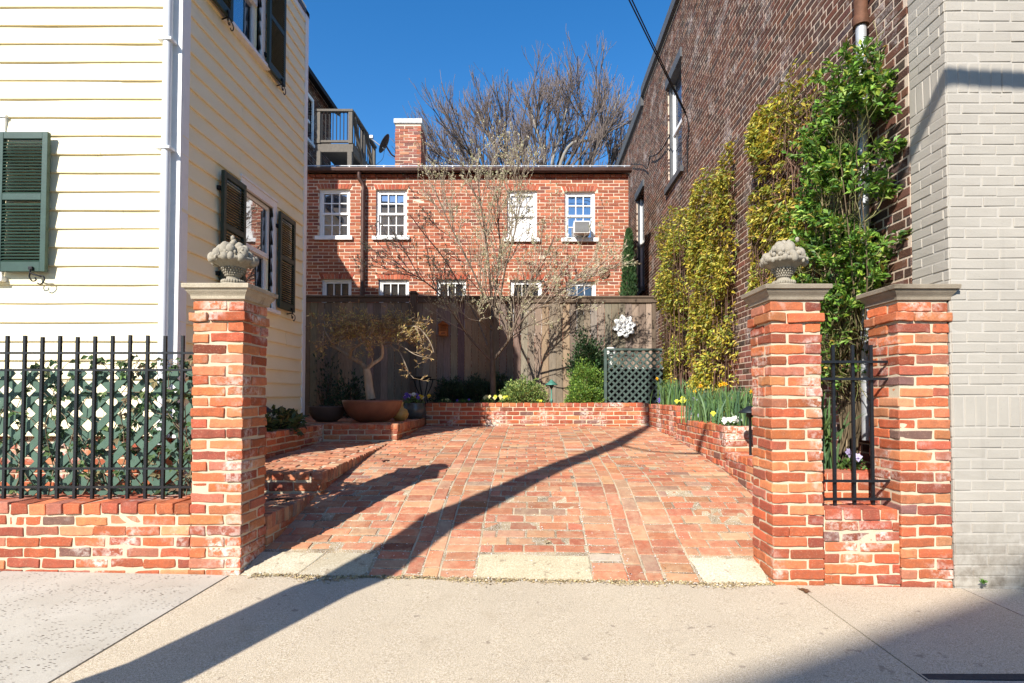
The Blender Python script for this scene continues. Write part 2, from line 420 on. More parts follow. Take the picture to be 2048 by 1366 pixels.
M['shutter'] = simple('dark_green_paint', (.026, .060, .043), .45, 0, .45, .15, 9, .1, 60)
M['shutter_shade'] = simple('shaded_green_paint', (.030, .050, .036), .5, 0, .4, .15, 9, .1, 60)  # shutter green again for the side wall, with its shade put into the colour
M['iron'] = simple('black_iron', (.012, .013, .016), .42, .2, .5, .2, 40, .15, 90)
M['hook'] = simple('wrought_iron', (.010, .010, .012), .55, .3, .4)
M['lattice'] = simple('grey_green_paint', (.075, .135, .098), .6, 0, .35, .16, 12, .15, 50)
M['lattice_dark'] = simple('weathered_green_paint', (.060, .092, .080), .65, 0, .3, .22, 12, .2, 50)
M['stone_cap'] = None
def stone_mat(name, ca, cb, sc=8, stain=(.14, .10, .06)):
    m, nt, b = new_mat(name); b.inputs['Roughness'].default_value = .95; b.inputs['Specular IOR Level'].default_value = .15
    c = mix(nt, ramp(nt, noise(nt, sc, 5), .3, .7), ca, cb)
    c = mix(nt, ramp(nt, noise(nt, 3.6, 5, .7), .56, .70), c, stain)
    c = mix(nt, ramp(nt, noise(nt, 140, 3), .35, .65), mix(nt, .3, c, (.15, .12, .09)), c)
    nt.links.new(c, b.inputs['Base Color']); bump(nt, b, noise(nt, 110, 5, .7), .6, .005); return m
M['stone_cap'] = stone_mat('buff_cast_stone', (.42, .36, .26), (.54, .47, .35))
M['stone_cap_grey'] = stone_mat('brown_cast_stone', (.25, .205, .15), (.35, .295, .22), 8, (.15, .12, .08))
M['stone_urn'] = stone_mat('grey_cast_stone', (.27, .24, .185), (.40, .36, .285), 14, (.13, .105, .07))
def glass_mat(name, base, refl=.35, rough=.02):
    m, nt, b = new_mat(name); b.inputs['Base Color'].default_value = (*base, 1); b.inputs['Roughness'].default_value = .25
    g = nt.nodes.new('ShaderNodeBsdfGlossy'); g.inputs['Roughness'].default_value = rough; g.inputs['Color'].default_value = (.92, .95, 1, 1)
    ms = nt.nodes.new('ShaderNodeMixShader'); ms.inputs[0].default_value = refl
    nn = nt.nodes.new('ShaderNodeBump'); nn.inputs['Strength'].default_value = .05; nn.inputs['Distance'].default_value = .02
    nt.links.new(noise(nt, 3.0, 2), nn.inputs['Height']); nt.links.new(nn.outputs[0], g.inputs['Normal'])
    nt.links.new(b.outputs[0], ms.inputs[1]); nt.links.new(g.outputs[0], ms.inputs[2]); nt.links.new(ms.outputs[0], nt.nodes['Material Output'].inputs['Surface']); return m
M['glass'] = glass_mat('window_glass', (.015, .02, .03), .45)
M['glass_dark'] = glass_mat('dark_window_glass', (.012, .013, .014), .12)
M['glass_blind'] = glass_mat('window_glass_over_blind', (.80, .80, .78), .06)
M['wood_fence'] = col_mat('weathered_cedar', .88, .15, .45, 7, .35, (14, 14, .9), 16)
M['wood_grey'] = col_mat('pressure_treated_timber', .85, .15, .3, 9, .25, (6, 6, 2))
M['bark'] = col_mat('tree_bark', .92, .1, .4, 22, .8, (1, 1, .35), 40)
M['twig'] = col_mat('twig_bark', .9, .1, .2, 30, 0)
M['leaf'] = leaf_mat('leaf_surface', .32)
M['leaf_dry'] = leaf_mat('dry_leaf_surface', .30, .7, .15)
M['petal'] = leaf_mat('petal_surface', .25, .6, .2)
M['soil'] = simple('dark_mulch', (.060, .038, .024), .98, 0, .1, .55, 45, 1.0, 70)
M['terracotta'] = simple('rust_brown_ceramic', (.20, .085, .050), .5, 0, .4, .22, 5, .1, 40)
M['pot_brown'] = simple('dull_brown_ceramic', (.085, .055, .042), .6, 0, .3, .2, 5, .1, 40)
M['pot_blue'] = simple('blue_grey_glaze', (.055, .075, .085), .28, 0, .6, .25, 9)
M['gourd'] = simple('ochre_glaze', (.42, .29, .09), .4, 0, .5, .25, 8)
M['copper'] = simple('dark_brown_copper', (.075, .038, .028), .45, .35, .5, .25, 10)
M['copper_green'] = simple('green_copper', (.16, .26, .20), .7, .1, .3, .25, 12)
M['galv'] = simple('galvanised_steel', (.42, .43, .44), .5, .35, .5, .2, 9)
M['rust'] = simple('rusty_iron', (.14, .065, .038), .75, .3, .3, .35, 14, .3, 60)
M['grey_trim'] = simple('dark_grey_trim', (.085, .088, .092), .6, 0, .3, .2, 9)
M['slate'] = simple('slate_roof', (.085, .09, .10), .6, 0, .4, .3, 16, .4, 30)
M['metal_roof'] = simple('grey_metal_roof', (.30, .33, .36), .4, .4, .5, .12, 6)
M['black'] = simple('matte_black', (.012, .012, .013), .7, 0, .3)
M['dark_box'] = simple('dark_grey_cover', (.022, .023, .026), .75, 0, .3, .3, 9, .2, 30)
M['ac_white'] = simple('off_white_plastic', (.72, .71, .67), .5, 0, .4)
M['ac_grille'] = simple('grey_grille', (.22, .22, .22), .6)
M['birdhouse'] = simple('orange_cedar', (.45, .16, .05), .7, 0, .2, .2, 20)
M['flower_white'] = simple('white_metal_flower', (.80, .80, .78), .5, 0, .4, .06, 14)
M['light_green'] = simple('verdigris_copper', (.06, .19, .145), .55, .2, .4, .25, 30)
M['light_dark'] = simple('dark_bronze', (.016, .022, .026), .5, .3, .4)
M['asphalt'] = simple('street_asphalt', (.05, .05, .052), .95, 0, .2, .2, 60, .5, 120)
M['earth'] = simple('bare_earth', (.11, .075, .045), .98, 0, .1, .4, 20, .8, 50)
M['lead_white'] = simple('chimney_cap_cement', (.55, .55, .53), .8, 0, .2, .15, 20, .3, 60)
def paintbrick_mat(name, col, bstr=.4):
    m, nt, b = new_mat(name); b.inputs['Roughness'].default_value = .6; b.inputs['Specular IOR Level'].default_value = .3
    c = mix(nt, ramp(nt, noise(nt, 3, 5), .3, .7), tuple(x * .93 for x in col), tuple(min(1, x * 1.05) for x in col))
    c = mix(nt, ramp(nt, noise(nt, 1.6, 4, .6, None, (8, 8, .6)), .60, .78, (0, 0, 0, 1), (.35, .35, .35, 1)), c, tuple(x * .72 for x in col))
    c = mix(nt, ramp(nt, noise(nt, 45, 4, .7), .66, .72), c, tuple(x * .62 for x in col))
    sx = nt.nodes.new('ShaderNodeSeparateXYZ'); gg = nt.nodes.new('ShaderNodeNewGeometry'); nt.links.new(gg.outputs['Position'], sx.inputs[0])
    mr = nt.nodes.new('ShaderNodeMapRange'); mr.inputs[1].default_value = .45; mr.inputs[2].default_value = -.05; nt.links.new(sx.outputs['Z'], mr.inputs[0])
    mm = nt.nodes.new('ShaderNodeMath'); mm.operation = 'MULTIPLY'; nt.links.new(mr.outputs[0], mm.inputs[0]); nt.links.new(ramp(nt, noise(nt, 11, 6, .7), .38, .66), mm.inputs[1])
    c = mix(nt, mm.outputs[0], c, (.17, .14, .105))
    nt.links.new(c, b.inputs['Base Color']); bump(nt, b, noise(nt, 70, 4, .7), bstr, .004); return m
M['grey_brick'] = paintbrick_mat('grey_painted_brick', (.385, .35, .295))
M['grey_joint'] = paintbrick_mat('grey_painted_joint', (.43, .395, .34))
def tilebrick_mat():
    m, nt, b = new_mat('far_brickwork'); b.inputs['Roughness'].default_value = .9
    g = nt.nodes.new('ShaderNodeNewGeometry'); mp = nt.nodes.new('ShaderNodeMapping'); mp.inputs['Rotation'].default_value = (math.pi / 2, 0, 0)
    nt.links.new(g.outputs['Position'], mp.inputs['Vector'])
    t = nt.nodes.new('ShaderNodeTexBrick'); t.inputs['Scale'].default_value = 1; t.inputs['Brick Width'].default_value = .215; t.inputs['Row Height'].default_value = .0677
    t.inputs['Mortar Size'].default_value = .006; t.inputs['Color1'].default_value = (.34, .10, .06, 1); t.inputs['Color2'].default_value = (.24, .08, .05, 1); t.inputs['Mortar'].default_value = (.5, .4, .3, 1)
    nt.links.new(mp.outputs[0], t.inputs['Vector']); nt.links.new(t.outputs['Color'], b.inputs['Base Color']); return m
M['far_brick'] = tilebrick_mat()
# ------------------------------------------------------------------ ground profile: flat sidewalk, steep apron, gentle drive
GY = [-50, 3.58, 3.72, 3.95, 4.15, 4.35, 4.7, 5.07, 5.7, 7.1, 9.05, 12]
GZ = [0, 0, .04, .09, .127, .185, .283, .362, .436, .556, .650, .78]
def zg(X, Y):
    X = np.asarray(X, float); Y = np.asarray(Y, float)
    base = np.interp(Y, GY, GZ)
    sm = (np.interp(Y - .1, GY, GZ) + base + np.interp(Y + .1, GY, GZ)) / 3
    cross = -.0175 - .0178 * np.clip(X, -6, 6)
    return np.where(Y > 3.7, sm, base) + cross * np.clip(1 - (Y - 3.58) / 1.6, 0, 1)
def warp_ground(V):
    V = V.copy(); V[:, 2] += zg(V[:, 0], V[:, 1]) + .004 * np.sin(V[:, 0] * 3.1 + 1) * np.sin(V[:, 1] * 2.3)
    V[:, 1] += .006 * np.sin(V[:, 0] * 4.3 + V[:, 1] * 1.7) * (V[:, 1] > 3.9); V[:, 0] += .005 * np.sin(V[:, 1] * 2.7 + V[:, 0])
    return V
def grid(mb, x0, x1, y0, y1, nx, ny, fz, col=None, mat=0):
    xs = np.linspace(x0, x1, nx + 1); ys = np.linspace(y0, y1, ny + 1)
    X, Y = np.meshgrid(xs, ys); V = np.stack([X, Y, fz(X, Y)], -1).reshape(-1, 3)
    i = np.arange(ny)[:, None] * (nx + 1); j = np.arange(nx)[None]
    mb.add(V, np.stack([i + j, i + j + 1, i + nx + 2 + j, i + nx + 1 + j], -1).reshape(-1, 4), col, mat, True)
mb = MB(); grid(mb, -300, 300, -300, 300, 6, 6, lambda X, Y: X * 0 - .30)
props(mb.build('ground', M['earth']), kind='structure')
mb = MB(); grid(mb, -60, 60, -9.5, .88, 4, 2, lambda X, Y: X * 0 - .16)
props(mb.build('street', M['asphalt']), kind='structure')
# sidewalk slabs
mb = MB()
tan, warm, grey = (.64, .515, .335), (.66, .53, .34), (.60, .51, .38)
xsl = [(-30, -4.2, grey, 0), (-4.19, -3.33, grey, 1), (-3.318, -1.902, grey, 1), (-1.888, 1.645, warm, 0), (1.655, 2.685, tan, 0), (2.697, 4.2, grey, 0), (4.21, 30, grey, 0)]
for (a, b, c, mt) in xsl:
    def fz(X, Y): return zg(X, Y * 0 + 3.0)
    grid(mb, a, b, .9, 3.574, max(2, int(min(b - a, 12) * 3)), 4, fz, c, mt)
    for (u, w) in ((a, a), (b, b)):
        mb.add([(u, .9, -.1), (u, 3.574, -.1), (u, 3.574, float(fz(u, 3))), (u, .9, float(fz(u, 3)))], np.array([[0, 1, 2, 3]]), c, mt)
mb.box(-30, 30, .74, .895, -.3, -.012, (.34, .33, .31), 0)
mb.box(-30, 30, .9, 3.57, -.2, -.085, (.09, .07, .05), 0)
props(mb.build('sidewalk', [M['concrete'], M['pitted']]), kind='structure')
# driveway
def left_edge(Y): return -1.845 + .13 * (Y - 3.9) / 5.15
mb = MB()
grid(mb, -1.95, 1.9, 3.56, 9.1, 60, 180, lambda X, Y: zg(X, Y) + .004 * np.sin(X * 3.1 + 1) * np.sin(Y * 2.3) - .0042, (.5, .4, .25), 1)
bx = []
PITCH = .1095
ys = np.arange(3.585, 9.03, PITCH)
def rows(x0, x1, y_from, L=.2, jt=.0145, bond=True):
    for k, y in enumerate(ys):
        if y < y_from: continue
        xa = x0 if x0 is not None else left_edge(y + .05)
        xb = x1
        yy = y + rng.normal(0, .002)
        if not bond: bx.append((xa + rng.normal(0, .003), xb + rng.normal(0, .003), yy, yy + PITCH - jt + rng.normal(0, .003), -.055, rng.normal(0, .0013))); continue
        x = xa - (L + jt) * (k % 2) / 2 - rng.uniform(0, .03)
        while x < xb:
            l = L + rng.normal(0, .004); a, b = max(x, xa), min(x + l, xb)
            if b - a > .03: bx.append((a, b, yy, yy + PITCH - jt + rng.normal(0, .003), -.055, rng.normal(0, .0013)))
            x += l + jt
def cols_long(xa, xb, y_from=3.57, L=.2, jt=.015, o=0):
    y = y_from - o
    while y < 9.03:
        l = L + rng.normal(0, .004); a, b = max(y, y_from), min(y + l, 9.03)
        if b - a > .03: bx.append((xa + rng.normal(0, .003), xb + rng.normal(0, .003), a, b, -.055, rng.normal(0, .0013)))
        y += l + jt
rows(-.355, .385, 3.87)
rows(.395, .612, 3.575, bond=False); cols_long(.623, .727); cols_long(.739, .843, o=.1); rows(.854, 1.06, 3.575, bond=False)
rows(-.585, -.367, 3.575, bond=False); cols_long(-.70, -.597, o=.07); cols_long(-.815, -.711, o=.15); rows(-1.035, -.826, 3.575, bond=False)
rows(1.072, 1.86, 3.87); rows(None, -1.047, 3.87)
for xl in (-1.041, -.8205, -.7055, -.591, -.361, .390, .6175, .733, .8485, 1.066):
    yy = np.linspace(3.575, 9.04, 140); ww = .0045 * np.clip(np.abs(np.sin(yy * 5 + xl * 7)) + .6 * np.sin(yy * 13 + xl), 0, 1.3) + .002 * rng.random(140)
    a = warp_ground(np.stack([xl - ww, yy, yy * 0 - .0026], 1)); b = warp_ground(np.stack([xl + ww, yy, yy * 0 - .0026], 1)); V = np.stack([a, b], 1).reshape(-1, 3)
    mb.add(V, np.array([[2 * i, 2 * i + 1, 2 * i + 3, 2 * i + 2] for i in range(139)]), (.5, .5, .5), 2)
bx = np.array(bx)
pc = pick(PAL_PAVE, len(bx), W_PAVE, .15)
odd = rng.random(len(bx)) < .003; pc[odd] = (.52, .44, .34)
bricks(mb, bx, TM_MID, .0055, .0013, pc, 0, warp_ground, .004)
# thin sand drift along the front edge
props(mb.build('driveway', [M['brick_pave'], M['sand'], M['sand_pale']]), kind='structure')
def flat_stone(name, poly, col, top=.004, label=None):
    mb = MB(); n = len(poly); pts = []
    for i in range(n):
        a, b = np.array(poly[i]), np.array(poly[(i + 1) % n])
        for t in np.linspace(0, 1, 6, endpoint=False): pts.append(a + (b - a) * t + rng.normal(0, .004, 2))
    pts = np.array(pts); m = len(pts); c = pts.mean(0)
    ins = c + (pts - c) * .97
    V = [(x, y, float(zg(x, y)) - .05) for x, y in pts] + [(x, y, float(zg(x, y)) + top - .007) for x, y in pts] + [(x, y, float(zg(x, y)) + top) for x, y in ins]
    mid = c + (pts - c) * .5
    V += [(x, y, float(zg(x, y)) + top) for x, y in mid] + [(c[0], c[1], float(zg(*c)) + top)]
    Q = []
    for k in range(3):
        Q += [[k * m + i, k * m + (i + 1) % m, (k + 1) * m + (i + 1) % m, (k + 1) * m + i] for i in range(m)]
    mb.add(V, np.array(Q), col, 0, False); mb.add(V[-m - 1:], [[i, (i + 1) % m, m] for i in range(m)], col, 0)
    return props(mb.build(name, M['slabstone']), kind='structure')
flat_stone('pavement_stone', [(-1.83, 3.575), (-1.485, 3.575), (-1.39, 3.85), (-1.83, 3.86)], (.62, .56, .42))
flat_stone('pavement_stone', [(-1.475, 3.575), (-1.045, 3.575), (-1.05, 3.86), (-1.378, 3.85)], (.50, .45, .34))
flat_stone('pavement_stone', [(-.36, 3.58), (.39, 3.58), (.388, 3.862), (-.355, 3.862)], (.62, .54, .37))
flat_stone('pavement_stone', [(1.09, 3.575), (1.50, 3.575), (1.51, 3.80), (1.44, 3.86), (1.07, 3.86)], (.68, .61, .46))
# utility cover frame in the sidewalk
cov = thing('utility_cover', 'dark framed flush utility cover set in the shaded sidewalk corner', 'utility cover', (1.62, 2.1, 0))
mb = MB()
for (a, b, c, d) in ((1.40, 3.2, 2.40, 2.45), (1.46, 1.51, 1.6, 2.40)): mb.box(a, b, c, d, -.08, float(zg(2, 3)) + .006, (.03, .03, .03))
mb.build('cover_frame', M['asphalt'], cov)
mb = MB(); mb.box(1.52, 3.18, 1.62, 2.39, -.08, float(zg(2, 3)) + .005, (.36, .33, .29)); mb.build('cover_plate', M['concrete'], cov)
# ------------------------------------------------------------------ brick pillars and low street walls
CHT = .0677
def pillar_boxes(x0, y0, z0, n, w=.323):
    out = []; b, s = .1035, .2115; j = .012
    for k in range(n):
        z = z0 + k * CHT; za, zb = z + j / 2, z + CHT - j / 2
        q = [(0, s, 0, b), (s + j, w, 0, s), (b + j, w, s + j, w), (0, b, b + j, w)]
        for (xa, xb, ya, yb) in q:
            if k % 2: xa, xb = w - xb, w - xa
            out.append((x0 + xa, x0 + xb, y0 + ya, y0 + yb, za, zb))
    return out
def cap_mesh(mb, x0, x1, y0, y1, z0):
    # stepped moulding: list of (overhang, height)
    prof = [(.003, 0), (.010, .004), (.012, .022), (.016, .030), (.030, .050), (.036, .062), (.036, .066), (.048, .070), (.050, .094), (.046, .098)]
    ring = []
    for (o, h) in prof: ring.append([(x0 - o, y0 - o, z0 + h), (x1 + o, y0 - o, z0 + h), (x1 + o, y1 + o, z0 + h), (x0 - o, y1 + o, z0 + h)])
    V = np.array(ring).reshape(-1, 3); Q = []
    for k in range(len(prof) - 1):
        for i in range(4): Q.append([k * 4 + i, k * 4 + (i + 1) % 4, k * 4 + 4 + (i + 1) % 4, k * 4 + 4 + i])
    mb.add(V, np.array(Q), None, 0); m = len(V); mb.add(V[-4:], [[0, 1, 2, 3]]); mb.add(V[:4], [[3, 2, 1, 0]])
def pillar(label, x0, y0, z0, ncour, capmat, flare=0.0, clipx=None):
    th = thing('brick_pillar', label, 'pillar', (x0 + .16, y0 + .16, 0))
    bx = np.array(pillar_boxes(x0, y0, z0, ncour)); ztop = z0 + ncour * CHT
    # the second course from the top stands proud
    sel = np.abs((bx[:, 4] + bx[:, 5]) / 2 - (ztop - 1.5 * CHT)) < .02
    cx, cy = x0 + .1615, y0 + .1615
    for a, c in ((0, cx), (2, cy)):
        for k in (a, a + 1): bx[sel, k] = c + (bx[sel, k] - c) * 1.10
    def warp(V):
        V = V.copy(); s = 1 + flare * np.clip(.45 - V[:, 2], 0, 1) + .004 * np.sin(V[:, 2] * 9)
        V[:, 0] = cx + (V[:, 0] - cx) * s; V[:, 1] = cy + (V[:, 1] - cy) * s; return V
    mb = MB(); bricks(mb, bx, TM_HI, .006, .0023, pick(PAL_RED, len(bx), W_RED, .18), 0, warp, .010)
    mb.box(x0 + .0065, x0 + .3165, y0 + .0065, y0 + .3165, z0 - .1, ztop + .008, None, 1)
    mb.build('shaft', [M['brick'], M['mortar']], th)
    mb = MB(); cap_mesh(mb, x0, x0 + .323, y0, y0 + .323, ztop + .006); mb.build('capstone', capmat, th)
    return ztop + .104
zt1 = pillar('brick gate pillar with buff stone cap ending the iron fence beside the yellow house', -2.155, 3.58, -.0827, 27, M['stone_cap'], .05)
zt2 = pillar('brick gate pillar with brown stone cap, nearest the iron grille and brick drive', 1.516, 3.58, -.0877, 27, M['stone_cap_grey'], .05)
zt3 = pillar('brick pillar with bare stone cap built against the grey painted wall', 2.328, 3.585, -.0877, 27, M['stone_cap_grey'], 0)
def low_wall(label, x0, x1, zb, n, y0=3.592):
    th = thing('low_brick_wall', label, 'wall', ((x0 + x1) / 2, y0 + .15, 0))
    W = x1 - x0
    bx = np.array(courses(W, zb, n, CHT, .202, .0125, .1, x_start=0.0))
    hd = []
    x = .006
    while x < W - .02:
        w = .104 + rng.normal(0, .003); hd.append((x, min(x + w, W), -.004, .2, zb + n * CHT + .006, zb + (n + 1) * CHT + .006))
        hd.append((x + rng.normal(0, .004), min(x + w, W), .212, .315, zb + n * CHT + .006, zb + (n + 1) * CHT + .006)); x += w + .013
    bx = np.concatenate([bx, np.array(hd)])
    mb = MB(None, (x0, y0, 0)); bricks(mb, bx, TM_HI, .006, .0023, pick(PAL_RED, len(bx), [4, 5, 2, 5, 3.5, .8, 1, 2], .14), 0, None, .010)
    mb.box(0, W, .0065, .306, zb - .1, zb + (n + 1) * CHT - .004, None, 1)
    mb.build('brickwork', [M['brick'], M['mortar']], th)
low_wall('low brick wall under the black iron fence, beside the sidewalk', -4.6, -2.162, -.0877, 7)
low_wall('short low brick wall linking the two pillars under the iron grille', 1.846, 2.322, -.1227, 7)
# ------------------------------------------------------------------ iron fence and grille
def bar_mesh(parent, name, a, b, w, d, mat): mb = MB(); mb.bar(a, b, w, d); return mb.build(name, mat, parent)
fence = thing('iron_fence', 'black wrought iron picket fence on top of the low brick wall', 'fence', (-3.2, 3.74, .46))
zr = [P(180, y, 3.74).z for y in (706, 740, 937, 974)]
for z in zr: bar_mesh(fence, 'rail', (-4.55, 3.74, z), (-2.14, 3.74, z), .018, .014, M['iron'])
zb, ztp = .462, P(180, 672, 3.74).z
x = P(364, 800, 3.74).x
while x > -4.5:
    bar_mesh(fence, 'picket', (x, 3.74, zb), (x, 3.74, ztp + rng.normal(0, .003)), .0175, .0175, M['iron']); x -= .1163
gr = thing('iron_grille', 'small black iron grille of three bars set between two brick pillars', 'grille', (2.08, 3.73, .42))
for px in (1666, 1705, 1742): xx = P(px, 740, 3.72).x; bar_mesh(gr, 'picket', (xx, 3.72, P(px, 1032, 3.72).z), (xx, 3.72, P(px, 690, 3.72).z), .018, .018, M['iron'])
for py in (724, 758, 961, 997): z = P(1700, py, 3.72).z; bar_mesh(gr, 'rail', (1.83, 3.70, z), (2.36, 3.70, z), .016, .016, M['iron'])
# ------------------------------------------------------------------ carved fruit baskets
def urn(label, x, y, z):
    th = thing('stone_fruit_basket', label, 'stone ornament', (x, y, z))
    mb = MB(np.diag([1, 1, 1.36]), (0, 0, -.36 * z))
    mb.box(x - .085, x + .085, y - .085, y + .085, z - .001, z + .014, None, 0, .004)
    mb.lathe([(.0, .012), (.074, .012), (.076, .022), (.066, .030), (.062, .040), (.045, .047), (.040, .058), (.048, .068), (.054, .082), (.066, .098), (.098, .118), (.128, .128), (.142, .136), (.138, .148), (.10, .150), (0, .15)], (x, y, z), 32)
    for i in range(26): a = i * 2 * math.pi / 26; mb.blob((x + .066 * math.cos(a), y + .066 * math.sin(a), z + .034), .011, None, 0, 1)
    for r in range(4):
        for i in range(24): a = (i + r * .5) * 2 * math.pi / 24; rr = .046 + .009 * r; mb.blob((x + rr * math.cos(a), y + rr * math.sin(a), z + .068 + .010 * r), .0075, None, 0, 1)
    mb.build('basket', M['stone_urn'], th)
    mb = MB(np.diag([1, 1, 1.30]), (0, 0, -.30 * z + .008))
    mb.blob((x, y, z + .145), .10, None, 0, 2, .05, (1, 1, .5))
    for ring, (n, rr, zz, s) in enumerate(((17, .128, .142, .024), (13, .106, .162, .030), (9, .070, .185, .036), (5, .038, .205, .036), (1, 0, .222, .030))):
        for i in range(n):
            a = i * 2 * math.pi / n + ring * .4 + rng.normal(0, .12); q = s * rng.uniform(.75, 1.15)
            c = (x + rr * math.cos(a), y + rr * math.sin(a), z + zz + rng.normal(0, .005))
            if rng.random() < .35:
                for _ in range(9): mb.blob(np.array(c) + rng.normal(0, q * .5, 3), q * .42, None, 0, 1)
            else: mb.blob(c, q, None, 0, 2, .06, (1, 1, rng.uniform(.85, 1.1)))
    mb.build('fruit', M['stone_urn'], th)
urn('grey carved stone fruit basket on the pillar beside the yellow house', -1.99, 3.745, zt1 - .002)
urn('grey carved stone fruit basket on the pillar in front of the vines', 1.677, 3.745, zt2 - .002)
# ------------------------------------------------------------------ planters
def retaining(label, faces, name='planter_wall'):
    th = thing(name, label, 'wall', faces[0][3])
    mb = MB()
    for (R, T, W, _, zb, n, top, Lx) in faces:
        mb.R = np.array(R, float); mb.T = np.array(T, float)
        bx = courses(W, zb, n, CHT, .202, .0125, .1, header_rows=Lx)
        zt = zb + n * CHT; x = .004
        while x < W - .02:
            w = .1 + rng.normal(0, .003); bx.append((x, min(x + w, W), -.004, .205, zt + .005, zt + CHT - .002)); x += w + .012
        bx = np.array(bx)
        bricks(mb, bx, TM_MID, .006, .0018, pick(PAL_RED, len(bx), [4, 5, 3, 4, 3, 1.5, 1.3, 2], .15), 0, None, .008)
        mb.box(.009, W - .009, .0065, .2, zb - .1, zt + CHT - .010, None, 1)
    mb.build('brickwork', [M['brick'], M['mortar']], th); return th
PXR = 1.866
zback = 1.018
retaining('long back planter wall of red brick across the end of the drive', [(IDENT, (-1.70, 9.05, 0), 3.57, (0, 9.05, .6), zback - 7 * CHT, 6, 1, ())])
zfar, zmid, znear = 1.000, .842, .600
retaining('tallest tier of the side planter wall of old brick beside the back corner', [
    (R_XM, (PXR, 9.04, 0), 9.04 - 7.32, (PXR, 8, .6), zfar - 8 * CHT, 7, 1, (0, 2, 4, 6)),
    (IDENT, (PXR, 7.298, 0), .74, (PXR, 8, .6), zfar - 5 * CHT, 4, 1, ())])
retaining('middle tier of the side planter wall of old brick below the vines', [
    (R_XM, (PXR, 7.318, 0), 7.318 - 5.48, (PXR, 6.4, .5), zmid - 9 * CHT, 8, 1, (1, 3, 5, 7)),
    (IDENT, (PXR, 5.458, 0), .74, (PXR, 6, .5), zmid - 5 * CHT, 4, 1, ())])
retaining('lowest tier of the side planter wall of old brick behind the gate pillar', [
    (R_XM, (PXR, 5.478, 0), 5.478 - 4.02, (PXR, 4.7, .4), znear - 9 * CHT, 8, 1, (0, 2, 4, 6)),
    (IDENT, (PXR, 3.998, 0), .77, (PXR, 4.2, .4), znear - 8 * CHT, 7, 1, ())])
mb = MB()
def lumpy(z): return lambda X, Y: z + .02 * np.sin(X * 9 + Y * 5) * np.sin(Y * 11 - X * 3) + rng.normal(0, .006, np.shape(X))
grid(mb, -1.72, 2.66, 9.15, 10.6, 50, 16, lumpy(zback - .03)); grid(mb, PXR + .1, 2.66, 7.4, 9.2, 10, 24, lumpy(zfar - .03))
grid(mb, PXR + .1, 2.66, 5.56, 7.33, 10, 24, lumpy(zmid - .03)); grid(mb, PXR + .1, 2.66, 4.1, 5.49, 10, 20, lumpy(znear - .03))
grid(mb, -3.12, -2.74, 4.0, 7.25, 5, 30, lumpy(.73)); grid(mb, -6, -1.9, 3.9, 4.6, 30, 8, lumpy(.30))
props(mb.build('soil', M['soil']), kind='structure')
# ------------------------------------------------------------------ brick landing, step and terrace on the left of the drive
def paved(mb, xa, xb, ya, yb, ztop, edge_front=False, edge_right=False):
    """flat brick paving with a rowlock border; ztop(x,y)"""
    bx = []
    xr = xb - (.112 if edge_right else 0)
    k = 0; y = ya
    while y < yb - .03:
        x = xa - .1 * (k % 2)
        while x < xr - .02:
            a, b = max(x, xa), min(x + .2, xr)
            if b - a > .03: bx.append((a, b, y, min(y + .098, yb), -.06, rng.normal(0, .002)))
            x += .212
        y += .109; k += 1
    if edge_right:
        y = ya
        while y < yb - .02: bx.append((xr + .012, xb + rng.normal(0, .002), y, min(y + .058, yb), -.1, rng.normal(0, .002) + .003)); y += .069
    bx = np.array(bx)
    def w(V): V = V.copy(); V[:, 2] += ztop(V[:, 0], V[:, 1]); return V
    bricks(mb, bx, TM_MID, .007, .0022, pick(PAL_PAVE, len(bx), [4, 5, 2, 4, 1, 1], .13), 0, w, .008)
lower = thing('brick_landing', 'shaded low brick landing right behind the fence pillar', 'step', (-2.2, 4.3, 0))
mb = MB(); paved(mb, -2.9, -1.815, 3.915, 4.79, lambda x, y: .316 + 0 * x, edge_right=True)
bx = courses(.875, .05, 3, .06, .2, .012, .1); mb.R = R_XP; mb.T = np.array((-1.82, 3.915, 0)); bricks(mb, bx, TM_MID, .007, .002, pick(PAL_RED, len(bx), W_RED, .14)); mb.R = IDENT; mb.T = np.zeros(3)
mb.box(-2.9, -1.826, 3.918, 4.79, -.1, .309, None, 1); mb.build('brickwork', [M['brick_pave'], M['mortar']], lower)
plat = thing('brick_landing', 'wide sunlit brick landing with rowlock edge between drive and yellow house', 'step', (-2.2, 6, 0))
zp = lambda x, y: .488 + .062 * (np.asarray(y) - 4.8) / 2.4 + 0 * np.asarray(x)
mb = MB(); paved(mb, -2.66, -1.775, 4.80, 7.23, zp, edge_right=True)
bx = [(a, b, c, d, e - .012, f - .012) for (a, b, c, d, e, f) in courses(.885, .340, 1, .085, .2, .012, .1)]
x = 0
while x < .87: bx.append((x, min(x + .1, .885), -.003, .1, .425, .478)); x += .113
mb.T = np.array((-2.66, 4.795, 0)); bricks(mb, bx, TM_MID, .007, .002, pick(PAL_RED, len(bx), W_RED, .14)); mb.T = np.zeros(3)
def wslope(V): V = V.copy(); V[:, 2] += .062 * (V[:, 1] - 4.8) / 2.4; return V
mb.R = R_XP; mb.T = np.array((-1.785, 4.80, 0))
bx = np.array(courses(2.42, .20, 3, .064, .2, .012, .1)); bricks(mb, bx, TM_MID, .007, .002, pick(PAL_RED, len(bx), W_RED, .14)); mb.R = IDENT; mb.T = np.zeros(3)
mb.box(-2.66, -1.79, 4.803, 7.22, .1, .455, None, 1); grid(mb, -2.655, -1.785, 4.81, 7.22, 3, 8, lambda X, Y: zp(X, Y) - .007, None, 1); mb.build('brickwork', [M['brick_pave'], M['mortar']], plat)
terr = thing('brick_terrace', 'raised brick terrace carrying the planted pots beside the wooden fence', 'terrace', (-2.7, 8.5, 0))
ZT = .772
